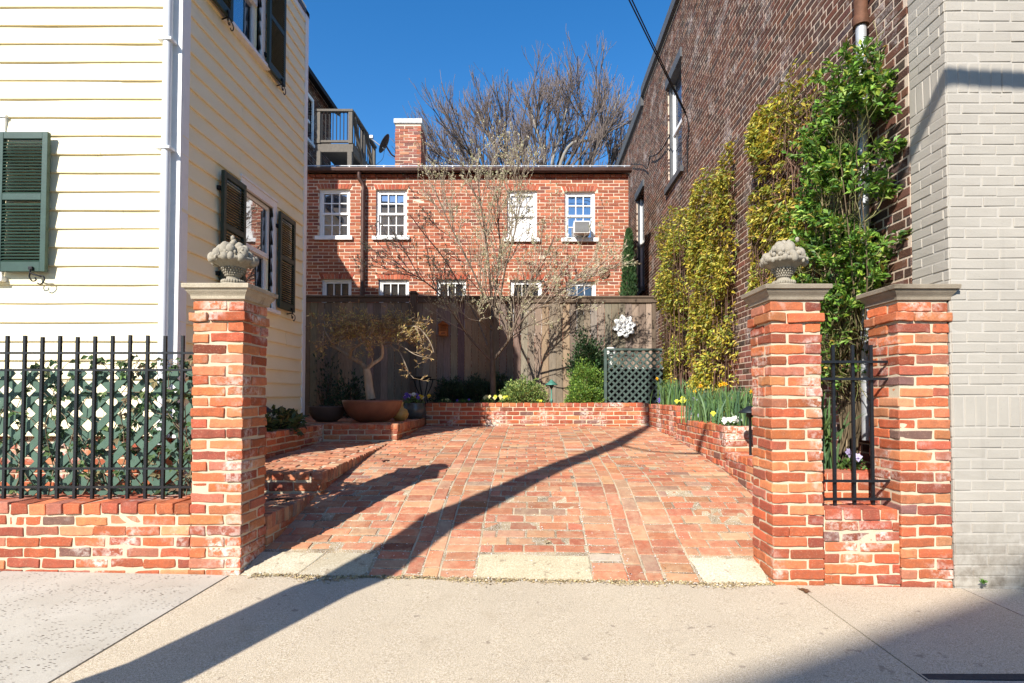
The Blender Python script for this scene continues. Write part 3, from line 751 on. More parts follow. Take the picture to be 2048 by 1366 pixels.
mb = MB(); paved(mb, -4.3, -1.715, 7.24, 10.05, lambda x, y: ZT + 0 * x, edge_right=True)
bx = courses(.935, .565, 2, .0677, .2, .012, .1); x = 0
while x < .93: bx.append((x, min(x + .1, .935), -.003, .2, .702, ZT - .006)); x += .112
mb.T = np.array((-2.66, 7.235, 0)); bricks(mb, np.array(bx), TM_MID, .008, .0022, pick(PAL_RED, len(bx), W_RED, .14)); mb.T = np.zeros(3)
bx = courses(1.82, .50, 3, .0677, .2, .012, .1); mb.R = R_XP; mb.T = np.array((-1.722, 7.24, 0)); bricks(mb, np.array(bx), TM_MID, .007, .002, pick(PAL_RED, len(bx), W_RED, .14)); mb.R = IDENT; mb.T = np.zeros(3)
mb.box(-4.3, -1.73, 7.243, 10.05, .3, ZT - .008, None, 1); mb.build('brickwork', [M['brick_pave'], M['mortar']], terr)
bed = thing('planter_wall', 'low shaded brick edging wall of the narrow bed along the yellow house', 'wall', (-2.68, 6, .5))
mb = MB(R_XP, (-2.665, 4.0, 0)); bx = courses(3.225, .49, 3, .0677, .2, .0125, .1); x = 0
while x < 3.2: bx.append((x, min(x + .1, 3.22), -.003, .1, .70, .765)); x += .112
bricks(mb, np.array(bx), TM_MID, .008, .0022, pick(PAL_RED, len(bx), W_RED, .14)); mb.box(0, 3.22, .008, .1, .25, .756, None, 1); mb.build('brickwork', [M['brick'], M['mortar']], bed)
# ------------------------------------------------------------------ the yellow clapboard house
HX, HY0, HY1, HXL = -3.09, 4.90, 7.60, -7.9
ZS, ZE, RISE = .803, 6.36, .15
house = thing('yellow_house', 'cream yellow clapboard house with dark green shutters beside the drive', 'house', (-5, 5.8, 0))
def clap(mb, W, z0, z1, pitch=.1637, x0=0.0, ops=(), top=None):
    z = z0
    while z < z1:
        zb = min(z + pitch + .012, z1)
        zm = z + pitch / 2
        xa, xb = x0, W
        if top is not None:
            xa, xb = top(zm)
            if xb - xa < .1: break
        segs = []
        for (p, q) in clip_free(xa, xb, [(a, b) for (a, b, c, d) in ops if c < zm < d]):
            cut = [p, q]
            if q - p > 1.2 and rng.random() < .75: cut.insert(1, rng.uniform(p + .4, q - .4))
            segs += [(cut[i] + (.003 if i else 0), cut[i + 1]) for i in range(len(cut) - 1)]
        for (p, q) in segs:
            n = max(2, int((q - p) / .35)); xs = np.linspace(p, q, n + 1); wv = .0016 * np.sin(xs * 3.1 + z * 17) + rng.normal(0, .001, n + 1) + rng.normal(0, .0012)
            V = []
            for x, w in zip(xs, wv):
                V += [(x, -.004, zb), (x, -.026 + w, z + w), (x, -.024 + w, z - .012 + w), (x, .0, z - .012 + w)]
            Q = []
            for i in range(n):
                for k in range(3): Q.append([4 * i + k, 4 * i + k + 1, 4 * i + 5 + k, 4 * i + 4 + k])
            mb.add(V, np.array(Q), None, 0)
            mb.add([V[0], V[1], V[2], V[3]], [[0, 3, 2, 1]]); mb.add(V[-4:], [[0, 1, 2, 3]])
        z += pitch
# windows on the side (u = Y - HY0)
def yz(px, py, X=HX + .03): v = PX(px, py, X); return v.y - HY0, v.z
lw = (1.07, 1.735, 2.18, 3.36)      # lower side window u0,u1,z0,z1
uw = (.76, 1.39, 4.955, 6.17)      # upper side window
ops_side = [lw, uw]
xs_ = P(-6, 400, HY0 - .08).x; fw = (xs_ - .73, xs_ - .075, 2.20, 3.48)
mb = MB(R_XP, (HX, HY0, 0)); clap(mb, HY1 - HY0, ZS, ZE + .05, ops=ops_side); core(mb, HY1 - HY0, ZS - .02, ZE + .1, ops_side, .0, .12, .10, 0)
mb.build('side_siding', M['siding'], house)
XR = HX - HXL
fo = (fw[0] - HXL, fw[1] - HXL, fw[2], fw[3])
mb = MB(None, (HXL, HY0, 0)); clap(mb, XR - .0, ZS, ZE + RISE, ops=[fo], top=lambda z: (0, XR) if z < ZE else ((z - ZE) / RISE * XR / 2, XR - (z - ZE) / RISE * XR / 2))
core(mb, XR, ZS - .02, ZE + .1, [fo], .0, .12, .1, 0)
mb.add([(0, 0, ZE + .1), (XR, 0, ZE + .1), (XR / 2, 0, ZE + RISE + .05)], [[0, 1, 2]])
mb.build('front_siding', M['siding'], house)
mb = MB(); mb.box(HXL, HX - .25, HY0 + .25, HY1, ZS, ZE, None, 0); mb.build('inner_wall', M['siding'], house)
mb = MB(); bx = np.array(courses(XR - .05, ZS - 12 * CHT, 12, CHT, .202, .012, .1)); mb.T = np.array((HXL, HY0 + .03, 0))
bricks(mb, bx, TM_LOW, .007, .002, pick(PAL_RED, len(bx), W_RED, .14)); mb.box(0, XR - .03, .008, 2.4, -.2, ZS, None, 1); mb.T = np.zeros(3); mb.build('foundation', [M['brick'], M['mortar']], house)
def corner_board(a, b, c, d): mb = MB(); mb.box(a, b, c, d, ZS - .03, ZE + .02, None, 0, .003); mb.build('corner_board', M['white'], house)
corner_board(HX - .105, HX + .027, HY0 - .030, HY0 - .006)
corner_board(HX + .003, HX + .027, HY0 - .006, HY0 + .09)
corner_board(HX + .003, HX + .030, HY1 - .075, HY1 + .02)
corner_board(HXL, HXL + .11, HY0 - .03, HY0 - .004)
mb = MB(); mb.box(HX - .0, HX + .02, HY0 + .02, HY1, ZE - .16, ZE, None, 0, .004); mb.build('frieze_board', M['white'], house)
# roof: gable to the street
mb = MB(); xm, zr = (HX + HXL) / 2, ZE + RISE + .05
for s, xe in ((1, HX + .03), (-1, HXL - .03)):
    a = np.array([xe, HY0 - .05, ZE - .05]); b = np.array([xm, HY0 - .05, zr + .08]); c = np.array([xm, HY1 + .04, zr + .08]); d = np.array([xe, HY1 + .04, ZE - .05]); up = np.array([0, 0, .07])
    V = [a, b, c, d, a + up, b + up, c + up, d + up]
    mb.add(V, np.array([[0, 1, 2, 3], [4, 7, 6, 5], [0, 4, 5, 1], [1, 5, 6, 2], [2, 6, 7, 3], [3, 7, 4, 0]]))
mb.build('roof', M['slate'], house)
# downspout on the front corner
xd = P(331, 500, HY0 - .06).x
mb = MB(); mb.tube([(xd, HY0 - .075, ZS - .3), (xd, HY0 - .075, 3.0), (xd, HY0 - .075, ZE)], .036, 14)
dsp = mb.build('downspout', M['white_metal'], house)
for z in (P(330, 92, HY0).z, P(330, 305, HY0).z, 1.2):
    mb = MB(); mb.box(xd - .07, xd + .055, HY0 - .118, HY0 - .03, z - .012, z + .012, None, 0, .003); mb.build('bracket', M['white_metal'], dsp)
# windows
def house_window(R, T, w, h, zs, name='window', meet=True, glass='glass'):
    """opening lower corner at local origin; local x along wall, y inward"""
    mb = MB(R, T); c = .085
    mb.box(-c, 0, -.034, .03, -.03, h + c, None, 0, .003); mb.box(w, w + c, -.034, .03, -.03, h + c, None, 0, .003)
    mb.box(0, w, -.034, .03, h, h + c, None, 0, .003); mb.box(-c - .01, w + c + .01, -.045, .0, h + c, h + c + .025, None, 0, .003)
    win = mb.build(name, M['white'], house)
    mb = MB(R, T)
    for (z0, z1, y) in ((0, h / 2 + .02, .05), (h / 2 - .02, h, .02)):
        mb.box(0, .045, y, y + .03, z0, z1); mb.box(w - .045, w, y, y + .03, z0, z1); mb.box(.045, w - .045, y, y + .03, z0, z0 + .05); mb.box(.045, w - .045, y, y + .03, z1 - .045, z1)
        if h > .5 and glass == 'glass6':
            for i in (1, 2): mb.box(w * i / 3 - .009, w * i / 3 + .009, y + .004, y + .026, z0 + .05, z1 - .045)
            mb.box(.045, w - .045, y + .004, y + .026, (z0 + z1) / 2 - .009, (z0 + z1) / 2 + .009)
    mb.build('sash', M['white'], win)
    mb = MB(R, T); mb.box(.04, w - .04, .066, .070, .045, h / 2); mb.box(.04, w - .04, .034, .038, h / 2, h - .04); mb.build('pane', M['glass'], win)
    mb = MB(R, T); mb.box(-c - .04, w + c + .04, -.075, .04, -.075, -.032, None, 0, .004); mb.build('sill', M['white'], win)
for o in (lw, uw): house_window(R_XP, (HX, HY0 + o[0], o[2]), o[1] - o[0], o[3] - o[2], 0)
house_window(IDENT, (fw[0], HY0, fw[2]), fw[1] - fw[0], fw[3] - fw[2], 0)
def shutter(R, T, w, h, mat, tilt=0.0):
    """lower outer corner at local origin, panel stands off the wall"""
    mb = MB(R, T); y0, y1 = -.088, -.053; st = .048
    mid = h * .535
    rails = [(0, .085), (mid - .030, mid + .030), (h - .06, h)]
    mb.box(0, st, y0, y1, 0, h, None, 0, .003); mb.box(w - st, w, y0, y1, 0, h, None, 0, .003)
    for (a, b) in rails: mb.box(st, w - st, y0 + .001, y1 - .001, a, b, None, 0, .003)
    for (a, b) in ((.085, mid - .030), (mid + .030, h - .06)):
        z = a + .010
        while z < b - .008:
            mb.obox((w / 2, (y0 + y1) / 2, z), (1, 0, 0), (0, .80, .60), (0, -.60, .80), w / 2 - st, .021, .0034); z += .0272
    sh = mb.build('shutter', mat, house)
    mb = MB(R, T); mb.tube(along([(w * .72, y0 - .012, .03), (w * .74, y0 - .014, -.01), (w * .72, y0 - .01, -.05), (w * .77, y0 - .004, -.085), (w * .84, y0 - .002, -.075), (w * .82, y0 - .004, -.055)], 18), .006, 6)
    mb.tube(along([(w * .74, y0 - .014, -.015), (w * .86, y0 - .008, -.035), (w * .97, y0 - .002, -.04), (w * 1.0, y0, -.075), (w * .93, y0, -.11), (w * .86, y0, -.10)], 18), .0055, 6)
    mb.tube([(w * .74, y0 - .012, -.02), (w * .8, -.02, -.03)], .007, 6); mb.box(w * .7, w * .78, y0 - .018, y0, .012, .04, None, 0, .004)
    mb.build('shutter_hook', M['hook'], sh)
    for zz in (.14, h - .18): mb = MB(R, T); mb.box(-.02, .02, y1, -.022, zz - .02, zz + .02); mb.build('hinge', M['hook'], sh)
shutter(IDENT, (P(-6, 400, HY0 - .08).x, HY0, P(50, 543, HY0 - .08).z), P(94, 400, HY0 - .08).x - P(-6, 400, HY0 - .08).x, P(50, 264, HY0 - .08).z - P(50, 543, HY0 - .08).z, M['shutter'])
shutter(IDENT, (fw[0] - .075 - .405, HY0, P(50, 543, HY0 - .08).z), .405, P(50, 264, HY0 - .08).z - P(50, 543, HY0 - .08).z, M['shutter'])
sw = .43
zl0, zl1 = 2.186, 3.345
shutter(R_XP, (HX, HY0 + lw[0] - .075 - sw, zl0), sw, zl1 - zl0, M['shutter_shade'])
shutter(R_XP, (HX, HY0 + lw[1] + .07, zl0), sw, zl1 - zl0, M['shutter_shade'])
zu0 = PX(556, 157, HX + .08).z
shutter(R_XP, (HX, HY0 + uw[0] - .075 - sw, zu0), sw, 1.17, M['shutter_shade'])
shutter(R_XP, (HX, HY0 + uw[1] + .07, zu0), sw, 1.17, M['shutter_shade'])
# rear wing and chimney, hidden behind the main block but shading the far wall
mb = MB(R_XP, (-5.25, HY1, 0)); clap(mb, 1.66, .8, 5.90); mb.box(0, 1.66, .003, 2.6, .5, 5.90); mb.build('rear_wing', M['siding'], house)
mb = MB(); mb.box(-7.85, -5.2, HY1 + .11, 9.27, 5.902, 5.98); mb.build('roof', M['slate'], house)
mb = MB(); mb.box(-6.1, -5.45, 8.78, 9.24, 5.2, 8.6); mb.build('chimney', M['far_brick'], house)
# ------------------------------------------------------------------ green lattice behind the iron fence
def lattice_panel(mb, x0, x1, z0, z1, y, sp, w, th=.007, phase=0.0):
    """two layers of diagonal slats clipped to the rectangle"""
    H, W = z1 - z0, x1 - x0; d = sp
    for layer, s in ((0, 1), (1, -1)):
        k = -H + phase
        while k < W + H:
            # line x = k + s*t (s=1) or x = k - t + H ; z = t
            t0, t1 = 0.0, H
            if s == 1: t0, t1 = max(t0, -k), min(t1, W - k); xa, xb = k + t0, k + t1
            else: t0, t1 = max(t0, k + H - W - 0), min(t1, k + H); xa, xb = k + H - t0, k + H - t1
            if t1 - t0 > .02:
                yy = y + layer * (th + .0015)
                mb.bar((x0 + xa, yy, z0 + t0), (x0 + xb, yy, z0 + t1), w, th, None, 0, (0, 1, 0))
            k += d
lat = thing('garden_lattice', 'grey green diagonal lattice right behind the black iron fence', 'lattice', (-3.2, 3.95, .4))
zlt = P(180, 742, 3.95).z
mb = MB(); lattice_panel(mb, -4.6, -2.165, .38, zlt, 3.93, .165, .050); mb.build('slats', M['lattice'], lat)
# ------------------------------------------------------------------ rear brick house
YR = 11.5
rear = thing('brick_house', 'two storey red brick rear house with white sash windows behind the wooden fence', 'house', (-1.5, YR + 2, 0))
RX0, RX1 = -6.0, P(1257, 450, YR).x
zeave = P(930, 349, YR).z
WR = RX1 - RX0
def rx(px, py): return P(px, py, YR).x - RX0
def rz(px, py): return P(px, py, YR).z
ups = [(638, 700, 378, 472), (752, 814, 379, 472), (1014, 1074, 381, 476), (1129, 1190, 383, 476)]
lows = [(643, 703, 558), (757, 818, 559), (873, 932, 559), (1020, 1084, 560), (1132, 1192, 563)]
ops, arches = [], []
for (a, b, c, d) in ups: ops.append((rx(a, c), rx(b, c), rz(a, d), rz(a, c)))
zlow = rz(700, 558) - 1.15
for (a, b, c) in lows: ops.append((rx(a, c), rx(b, c), zlow, rz(a, c)))
ah = .112
for (a, b, c, d) in ops: arches.append((a - .05, b + .05, d, d + ah))
mb = MB(None, (RX0, YR, 0))
z0 = .55
bx = np.array(courses(WR, z0, int((zeave - z0) / CHT), CHT, .202, .0145, .09, ops=ops + arches))
bc = pick(PAL_REAR, len(bx), W_REAR, .13)
bricks(mb, bx, TM_BOX, 0, .0015, bc, 0)
for (a, b, c, d) in arches:
    n = int((b - a) / .0715); xs = np.linspace(a + .012, b - .012, n + 1); ab = np.array([(xs[i] + .005, xs[i + 1] - .005, -.004, .09, c + .004, d - .004) for i in range(n)])
    xc, zc = (a + b) / 2, c
    def w(V, xc=xc, zc=zc): V = V.copy(); V[:, 0] = xc + (V[:, 0] - xc) * (.93 + .14 * (V[:, 2] - zc) / ah); return V
    bricks(mb, ab, TM_BOX, 0, .001, pick([(.40, .09, .05), (.46, .13, .07)], len(ab), None, .15), 0, w)
core(mb, WR, 0, zeave, ops, .005, 5.5, .13, 1)
# corbelled brick frieze under the eave
fb = np.array(courses(WR, zeave - .07, 1, .07, .1, .012, .12)); fb[:, 2] -= .035; bricks(mb, fb, TM_BOX, 0, .001, pick(PAL_REAR, len(fb), W_REAR, .12), 0)
mb.build('wall', [M['brick_rear'], M['mortar_rear']], rear)
def sash_window(x0, x1, z0, z1, rows_, glass='glass', sill=True, ac=False):
    T = np.array((RX0 + x0, YR + .03, z0)); w, h = x1 - x0, z1 - z0; c = .045
    mb = MB(None, T)
    mb.box(0, c, .02, .1, 0, h, None, 0, .003); mb.box(w - c, w, .02, .1, 0, h, None, 0, .003); mb.box(c, w - c, .02, .1, h - c, h, None, 0, .003); mb.box(c, w - c, .02, .1, 0, .02)
    win = mb.build('window', M['white'], rear)
    mb = MB(None, T); zm = h * .49
    def sash(a, b, y, nr):
        mb.box(c, c + .035, y, y + .03, a, b); mb.box(w - c - .035, w - c, y, y + .03, a, b); mb.box(c + .035, w - c - .035, y, y + .03, a, a + .04); mb.box(c + .035, w - c - .035, y, y + .03, b - .035, b)
        gx0, gx1 = c + .035, w - c - .035
        for i in (1, 2): xx = gx0 + (gx1 - gx0) * i / 3; mb.box(xx - .009, xx + .009, y + .003, y + .026, a + .04, b - .035)
        for i in range(1, nr): zz = a + .04 + (b - a - .075) * i / nr; mb.box(gx0, gx1, y + .005, y + .024, zz - .009, zz + .009)
    if rows_ == 4: sash(.0, zm + .02, .062, 2); sash(zm - .015, h - c, .034, 2)
    else: sash(h - c - .62, h - c, .034, 2); sash(.0, h - c - .60, .062, 2)
    mb.build('sash', M['white'], win)
    mb = MB(None, T); yy = .078
    mb.add([(c, yy, .02), (w - c, yy + rng.normal(0, .002), .02), (w - c, yy + rng.normal(0, .002), h - c), (c, yy, h - c)], np.array([[0, 1, 2, 3]])); mb.build('pane', M[glass], win)
    if sill:
        mb = MB(None, T); mb.box(-.065, w + .065, -.08, .06, -.085, -.004, None, 0, .005); mb.build('sill', M['white'], win)
for i, o in enumerate(ops):
    sash_window(o[0], o[1], o[2] + (.0 if i < 4 else 0), o[3], 4 if i < 4 else 2, ('glass', 'glass', 'glass_blind', 'glass', 'glass_dark', 'glass_dark', 'glass_dark', 'glass_dark', 'glass_dark')[i], i < 4)
# gutter, roof edge, snow guard, downspout, iron star
mb = MB(); zg0 = zeave + .005
prof = [(-.02, .0), (-.05, -.045), (-.11, -.06), (-.15, -.03), (-.16, .02), (-.16, .035), (-.145, .035), (-.14, .0), (-.05, .0), (-.02, .02)]
xa, xb = RX0 - .1, RX1 + .05
V = [(x, YR + y - .005, zg0 + .05 + z) for x in (xa, xb) for (y, z) in prof]; n = len(prof)
mb.add(V, np.array([[i, i + 1, n + i + 1, n + i] for i in range(n - 1)]), None, 0); mb.add(V[:n], [list(range(n))]); mb.add(V[n:], [list(range(n))[::-1]])
mb.build('gutter', M['copper'], rear)
mb = MB(); zr0 = zeave + .10
V = [(xa, YR - .10, zr0), (xb, YR - .10, zr0), (xb, YR + 5.5, zr0 + 1.0), (xa, YR + 5.5, zr0 + 1.0), (xa, YR - .10, zr0 - .04), (xb, YR - .10, zr0 - .04), (xb, YR + 5.5, zeave - .02), (xa, YR + 5.5, zeave - .02)]
mb.add(V, np.array([[0, 1, 2, 3], [0, 4, 5, 1], [1, 5, 6, 2], [2, 6, 7, 3], [3, 7, 4, 0], [4, 7, 6, 5]])); rf = mb.build('roof', M['metal_roof'], rear)
mb = MB(); mb.tube([(xa, YR + .05, zr0 + .10), (xb, YR + .05, zr0 + .10)], .012, 6); mb.tube([(xa, YR + .05, zr0 + .055), (xb, YR + .05, zr0 + .055)], .010, 6)
x = xa + .2
while x < xb: mb.bar((x, YR + .05, zr0), (x, YR + .05, zr0 + .115), .022, .012); mb.bar((x, YR + .05, zr0 + .11), (x + .0, YR + .16, zr0 + .02), .02, .01); x += .355
mb.build('snow_guard', M['galv'], rf)
xd = P(725, 450, YR - .1).x
mb = MB(); mb.tube(along([(xd - .07, YR - .11, zeave + .0), (xd - .07, YR - .10, zeave - .12), (xd, YR - .07, zeave - .25), (xd, YR - .07, zeave - .4)], 12), .042, 12); mb.tube([(xd, YR - .07, zeave - .36), (xd, YR - .07, .6)], .046, 12)
mb.build('downspout', M['copper'], rear)
ps = P(1208, 545, YR - .01); mb = MB()
mb.R = np.array([[1, 0, 0], [0, 0, 1], [0, -1, 0]], float).T; mb.R = np.array([[1, 0, 0], [0, 0, -1], [0, 1, 0]], float)
mb.T = np.array(ps); mb.lathe([(0, .0), (.115, 0), (.12, .012), (.105, .022), (.095, .014), (0, .016)], (0, 0, 0), 28)
for k in range(5):
    a = k * 2 * math.pi / 5 + math.pi / 2; d = np.array([math.cos(a), math.sin(a), 0]); e = np.array([-d[1], d[0], 0])
    mb.add([d * .09 + [0, 0, .016], e * .022 + [0, 0, .016], -e * .022 + [0, 0, .016], [0, 0, .04]], [[0, 1, 3], [0, 3, 2]])
mb.build('wall_anchor', M['rust'], rear)
# chimney of the rear house
c0, c1 = P(790, 300, 13.0), P(842, 300, 13.0); ztop = P(815, 247, 13).z
W = c1.x - c0.x; zc = zr0 + .25
ch_mb = MB(None, (c0.x, 13.0, 0)); bxs = np.array(courses(W, zc + .1, int((ztop - zc - .1) / CHT), CHT, .2, .013, .1)); bricks(ch_mb, bxs, TM_BOX, 0, .002, pick([(.40, .13, .08), (.30, .11, .08), (.46, .20, .12), (.2, .09, .075)], len(bxs), None, .15))
ch_mb.R = R_XP; ch_mb.T = np.array((c1.x, 13.0, 0)); bxs = np.array(courses(.6, zc + .1, int((ztop - zc - .1) / CHT), CHT, .2, .013, .1)); bricks(ch_mb, bxs, TM_BOX, 0, .002, pick(PAL_REAR, len(bxs), None, .15)); ch_mb.R = IDENT; ch_mb.T = np.zeros(3)
ch_mb.box(c0.x + .007, c1.x - .007, 13.007, 13.6, zeave, ztop, None, 1)
chim = ch_mb.build('chimney', [M['brick_rear'], M['mortar_rear']], rf)
mb = MB(); mb.box(c0.x - .03, c1.x + .03, 12.97, 13.63, ztop + .002, ztop + .11, None, 0, .01); mb.build('chimney_cap', M['lead_white'], rear)
mb = MB(); mb.box(c0.x - .015, c1.x + .015, 12.985, 13.62, zeave + .15, zc + .16, None, 0, .004); mb.build('flashing', M['copper_green'], rear)
# window air conditioner
aa, ab = P(1146, 448, YR), P(1178, 472, YR)
ac = thing('air_conditioner', 'white window air conditioner sitting in the last upper window', 'air conditioner', ((aa.x + ab.x) / 2, YR, ab.z))
mb = MB(); mb.box(aa.x, ab.x, YR - .22, YR + .033, ab.z, aa.z, None, 0, .008); mb.build('housing', M['ac_white'], ac)
mb = MB(); mb.box(aa.x + .02, ab.x - .02, YR - .226, YR - .2195, ab.z + .02, aa.z - .02)
for i in range(9): z = ab.z + .03 + i * (aa.z - ab.z - .06) / 8; mb.box(aa.x + .022, ab.x - .022, YR - .232, YR - .2265, z - .004, z + .004)
mb.build('grille', M['ac_grille'], ac)
# satellite dish
dt = P(770, 288, 12.9)
dish = thing('satellite_dish', 'dark satellite dish on a bent arm beside the roof chimney', 'satellite dish', tuple(dt))
mb = MB(); ax = Vector((-.87, -.1, .48)).normalized(); q = ax.to_track_quat('Z', 'Y').to_matrix(); mb.R = np.array(q); mb.T = np.array(dt)
mb.lathe([(.0, -.02), (.10, -.012), (.18, .005), (.23, .025), (.235, .022), (.18, -.004), (.10, -.022), (0, -.03)], (0, 0, 0), 28); mb.build('reflector', M['dark_box'], dish)
mb = MB(); e = P(742, 277, 12.75); mb.tube([P(769, 298, 12.85), e], .014, 8); mb.box(e.x - .03, e.x + .05, e.y - .03, e.y + .03, e.z - .0, e.z + .07, None, 0, .006); mb.build('feed_arm', M['galv'], dish)
mb = MB(); mb.tube(along([dt + Vector((.02, .02, -.03)), P(777, 300, 12.95), P(784, 310, 13.0), P(792, 314, 13.05)], 12), .018, 8); mb.build('mounting_arm', M['rust'], dish)
mb = MB(); mb.tube(along([P(769, 298, 12.85), P(766, 316, 12.8), P(757, 326, 12.6), P(750, 331, 12.2)], 14), .005, 5); mb.build('cable', M['black'], dish)
# ------------------------------------------------------------------ neighbour house on the left, deck
NX = -5.5
nb = thing('brick_house', 'tall dark brick neighbour house with black eave, half hidden behind the yellow house', 'house', (-7, 14, 0))
yn0, yn1 = 12.0, PX(662, 300, NX).y
zn = PX(664, 222, NX).z
mb = MB(R_XP, (NX, yn0, 0)); wz0, wz1 = PX(625, 290, NX).z, PX(624, 205, NX).z; wu0, wu1 = PX(600, 250, NX).y - yn0, PX(623, 250, NX).y - yn0
nops = [(wu0, wu1, wz0, wz1)]
bx = np.array(courses(yn1 - yn0, zeave, int((zn - zeave) / CHT), CHT, .2, .013, .09, ops=nops)); bricks(mb, bx, TM_BOX, 0, .002, pick(PAL_DARK, len(bx), W_DARK, .15)); core(mb, yn1 - yn0, 0, zn + .05, nops, .007, 3.0, .1, 1)
mb.build('wall', [M['brick_dark'], M['mortar_dark']], nb)
mb = MB(R_XP, (NX, yn0, 0)); mb.box(wu0 - .07, wu1 + .07, -.03, .05, wz1, wz1 + .09); mb.box(wu0 - .07, wu0, -.03, .05, wz0, wz1); mb.box(wu1, wu1 + .07, -.03, .05, wz0, wz1); mb.box(wu0 - .1, wu1 + .1, -.06, .05, wz0 - .08, wz0); w_ = mb.build('window', M['white'], nb)
mb = MB(R_XP, (NX, yn0, 0)); mb.box(wu0, wu1, .03, .06, (wz0 + wz1) / 2 - .03, (wz0 + wz1) / 2 + .03); mb.box((wu0 + wu1) / 2 - .02, (wu0 + wu1) / 2 + .02, .035, .055, wz0, wz1); mb.build('sash', M['white'], w_)
mb = MB(R_XP, (NX, yn0, 0)); mb.add([(wu0, .06, wz0), (wu1, .06, wz0), (wu1, .06, wz1), (wu0, .06, wz1)], np.array([[0, 1, 2, 3]])); mb.build('pane', M['glass'], w_)
mb = MB(); V = [(NX + .22, yn0 - .2, zn - .02), (NX + .22, yn1 + .12, zn - .02), (NX - 2.6, yn1 + .12, zn + 1.7), (NX - 2.6, yn0 - .2, zn + 1.7)]; V += [(x, y, z - .12) for (x, y, z) in V]
mb.add(V, np.array([[0, 1, 2, 3], [4, 7, 6, 5], [0, 4, 5, 1], [1, 5, 6, 2], [2, 6, 7, 3], [3, 7, 4, 0]])); mb.build('roof', M['black'], nb)
DY = 13.0
deck = thing('roof_deck', 'grey timber deck with black balusters perched on the rear roof', 'deck', tuple(P(670, 330, DY)))
def dz(py): return P(670, py, DY).z
xl, xr = P(634, 260, DY).x, P(705, 260, DY).x; zt, zf = dz(224), dz(290); DY2 = 14.9
wc = (.17, .15, .125)
def timber(name, a, b, w, d): mb = MB(); mb.bar(a, b, w, d, wc); return mb.build(name, M['wood_grey'], deck)
for x in (xl + .05, xr - .05): timber('post', (x, DY, zeave), (x, DY, zf - .16), .10, .10)
for y in (13.95, DY2): timber('post', (xr - .05, y, zeave), (xr - .05, y, zf - .16), .10, .10)
timber('joist', (xl, DY, zf - .08), (xr + .02, DY, zf - .08), .05, .18); timber('joist', (xr, DY + .03, zf - .08), (xr, DY2, zf - .08), .05, .18)
mb = MB(); mb.box(xl, xr, DY, DY2, zf + .0, zf + .03, wc); mb.build('floor', M['wood_grey'], deck)
for (x, y) in ((xl + .04, DY - .0), (xr - .04, DY - .0), (xr - .04, 13.95), (xr - .04, DY2)): timber('rail_post', (x, y, zf + .03), (x, y, zt), .09, .09)
timber('top_rail', (xl - .02, DY - .01, zt + .02), (xr + .02, DY - .01, zt + .02), .10, .05); timber('top_rail', (xr - .02, DY + .05, zt + .02), (xr - .02, DY2 + .05, zt + .02), .10, .05)
timber('bottom_rail', (xl + .08, DY, zf + .08), (xr - .08, DY, zf + .08), .05, .05); timber('bottom_rail', (xr - .04, DY + .05, zf + .08), (xr - .04, DY2, zf + .08), .05, .05)
timber('brace', (xr + .02, DY + .05, zt - .1), (xr + .04, 14.2, zeave + .3), .08, .06); timber('brace', (xr + .02, 14.0, zt), (xr + .04, 15.2, zeave + .4), .08, .06)
for i in range(8): x = xl + .12 + (xr - xl - .24) * i / 7; mb = MB(); mb.bar((x, DY, zf + .1), (x, DY, zt), .018, .018); mb.build('baluster', M['black'], deck)
for i in range(12): y = DY + .14 + (DY2 - DY - .28) * i / 11; mb = MB(); mb.bar((xr - .04, y, zf + .1), (xr - .04, y, zt), .018, .018); mb.build('baluster', M['black'], deck)
# ------------------------------------------------------------------ wooden fence
YF = 10.1
wf = thing('wooden_fence', 'tall weathered grey board fence with capped rail across the back of the garden', 'fence', (-1, YF, .8))
zft = P(930, 605, YF).z; fx0, fx1 = -4.6, P(1304, 650, YF).x
mb = MB(); x = fx0
while x < fx1 - .01:
    w = min(.1255 + rng.normal(0, .003), fx1 - x); g = rng.uniform(.03, .07)
    b = np.array((.27, .215, .165)) * np.exp(rng.normal(0, .17)) * np.exp(rng.normal(0, .05, 3))
    if rng.random() < .14: b = np.array((.36, .26, .17)) * np.exp(rng.normal(0, .1))
    yo = rng.normal(0, .003)
    bricks(mb, np.array([[x + .0025, x + w - .0025, YF + yo, YF + .019 + yo, .70, zft]]), TM_LOW, .003, .0006, [b]); x += w
mb.build('board_panel', M['wood_fence'], wf)
wcol = (.17, .125, .09)
for (a, b, z) in ((fx0, P(818, 600, YF).x, P(700, 595, YF).z), (P(836, 600, YF).x, fx1 + .03, P(1000, 596, YF).z)):
    mb = MB(); mb.box(a, b, YF - .030, YF - .004, z - .085, z - .004, wcol, 0, .003); mb.box(a, b, YF - .05, YF + .09, z, z + .032, wcol, 0, .004); mb.build('cap_rail', M['wood_fence'], wf)
def fpost(px, ptop, w=.1):
    a = P(px, 640, YF); mb = MB(); mb.box(a.x - w / 2, a.x + w / 2, YF - .045, YF + .08, .7, P(px, ptop + 8, YF).z, wcol, 0, .004); z = P(px, ptop + 8, YF).z
    mb.box(a.x - w / 2 - .02, a.x + w / 2 + .02, YF - .065, YF + .10, z + .001, z + .03, wcol, 0, .006); mb.box(a.x - w / 2 + .0, a.x + w / 2, YF - .045, YF + .08, z + .031, z + .05, wcol, 0, .006); mb.build('post', M['wood_fence'], wf)
fpost(827, 580, .105); fpost(1307, 598, .07)
mb = MB()
for z in (1.1, 1.9, 2.7): mb.box(fx0, fx1, YF + .022, YF + .06, z, z + .09, wcol)
mb.build('back_rail', M['wood_fence'], wf)
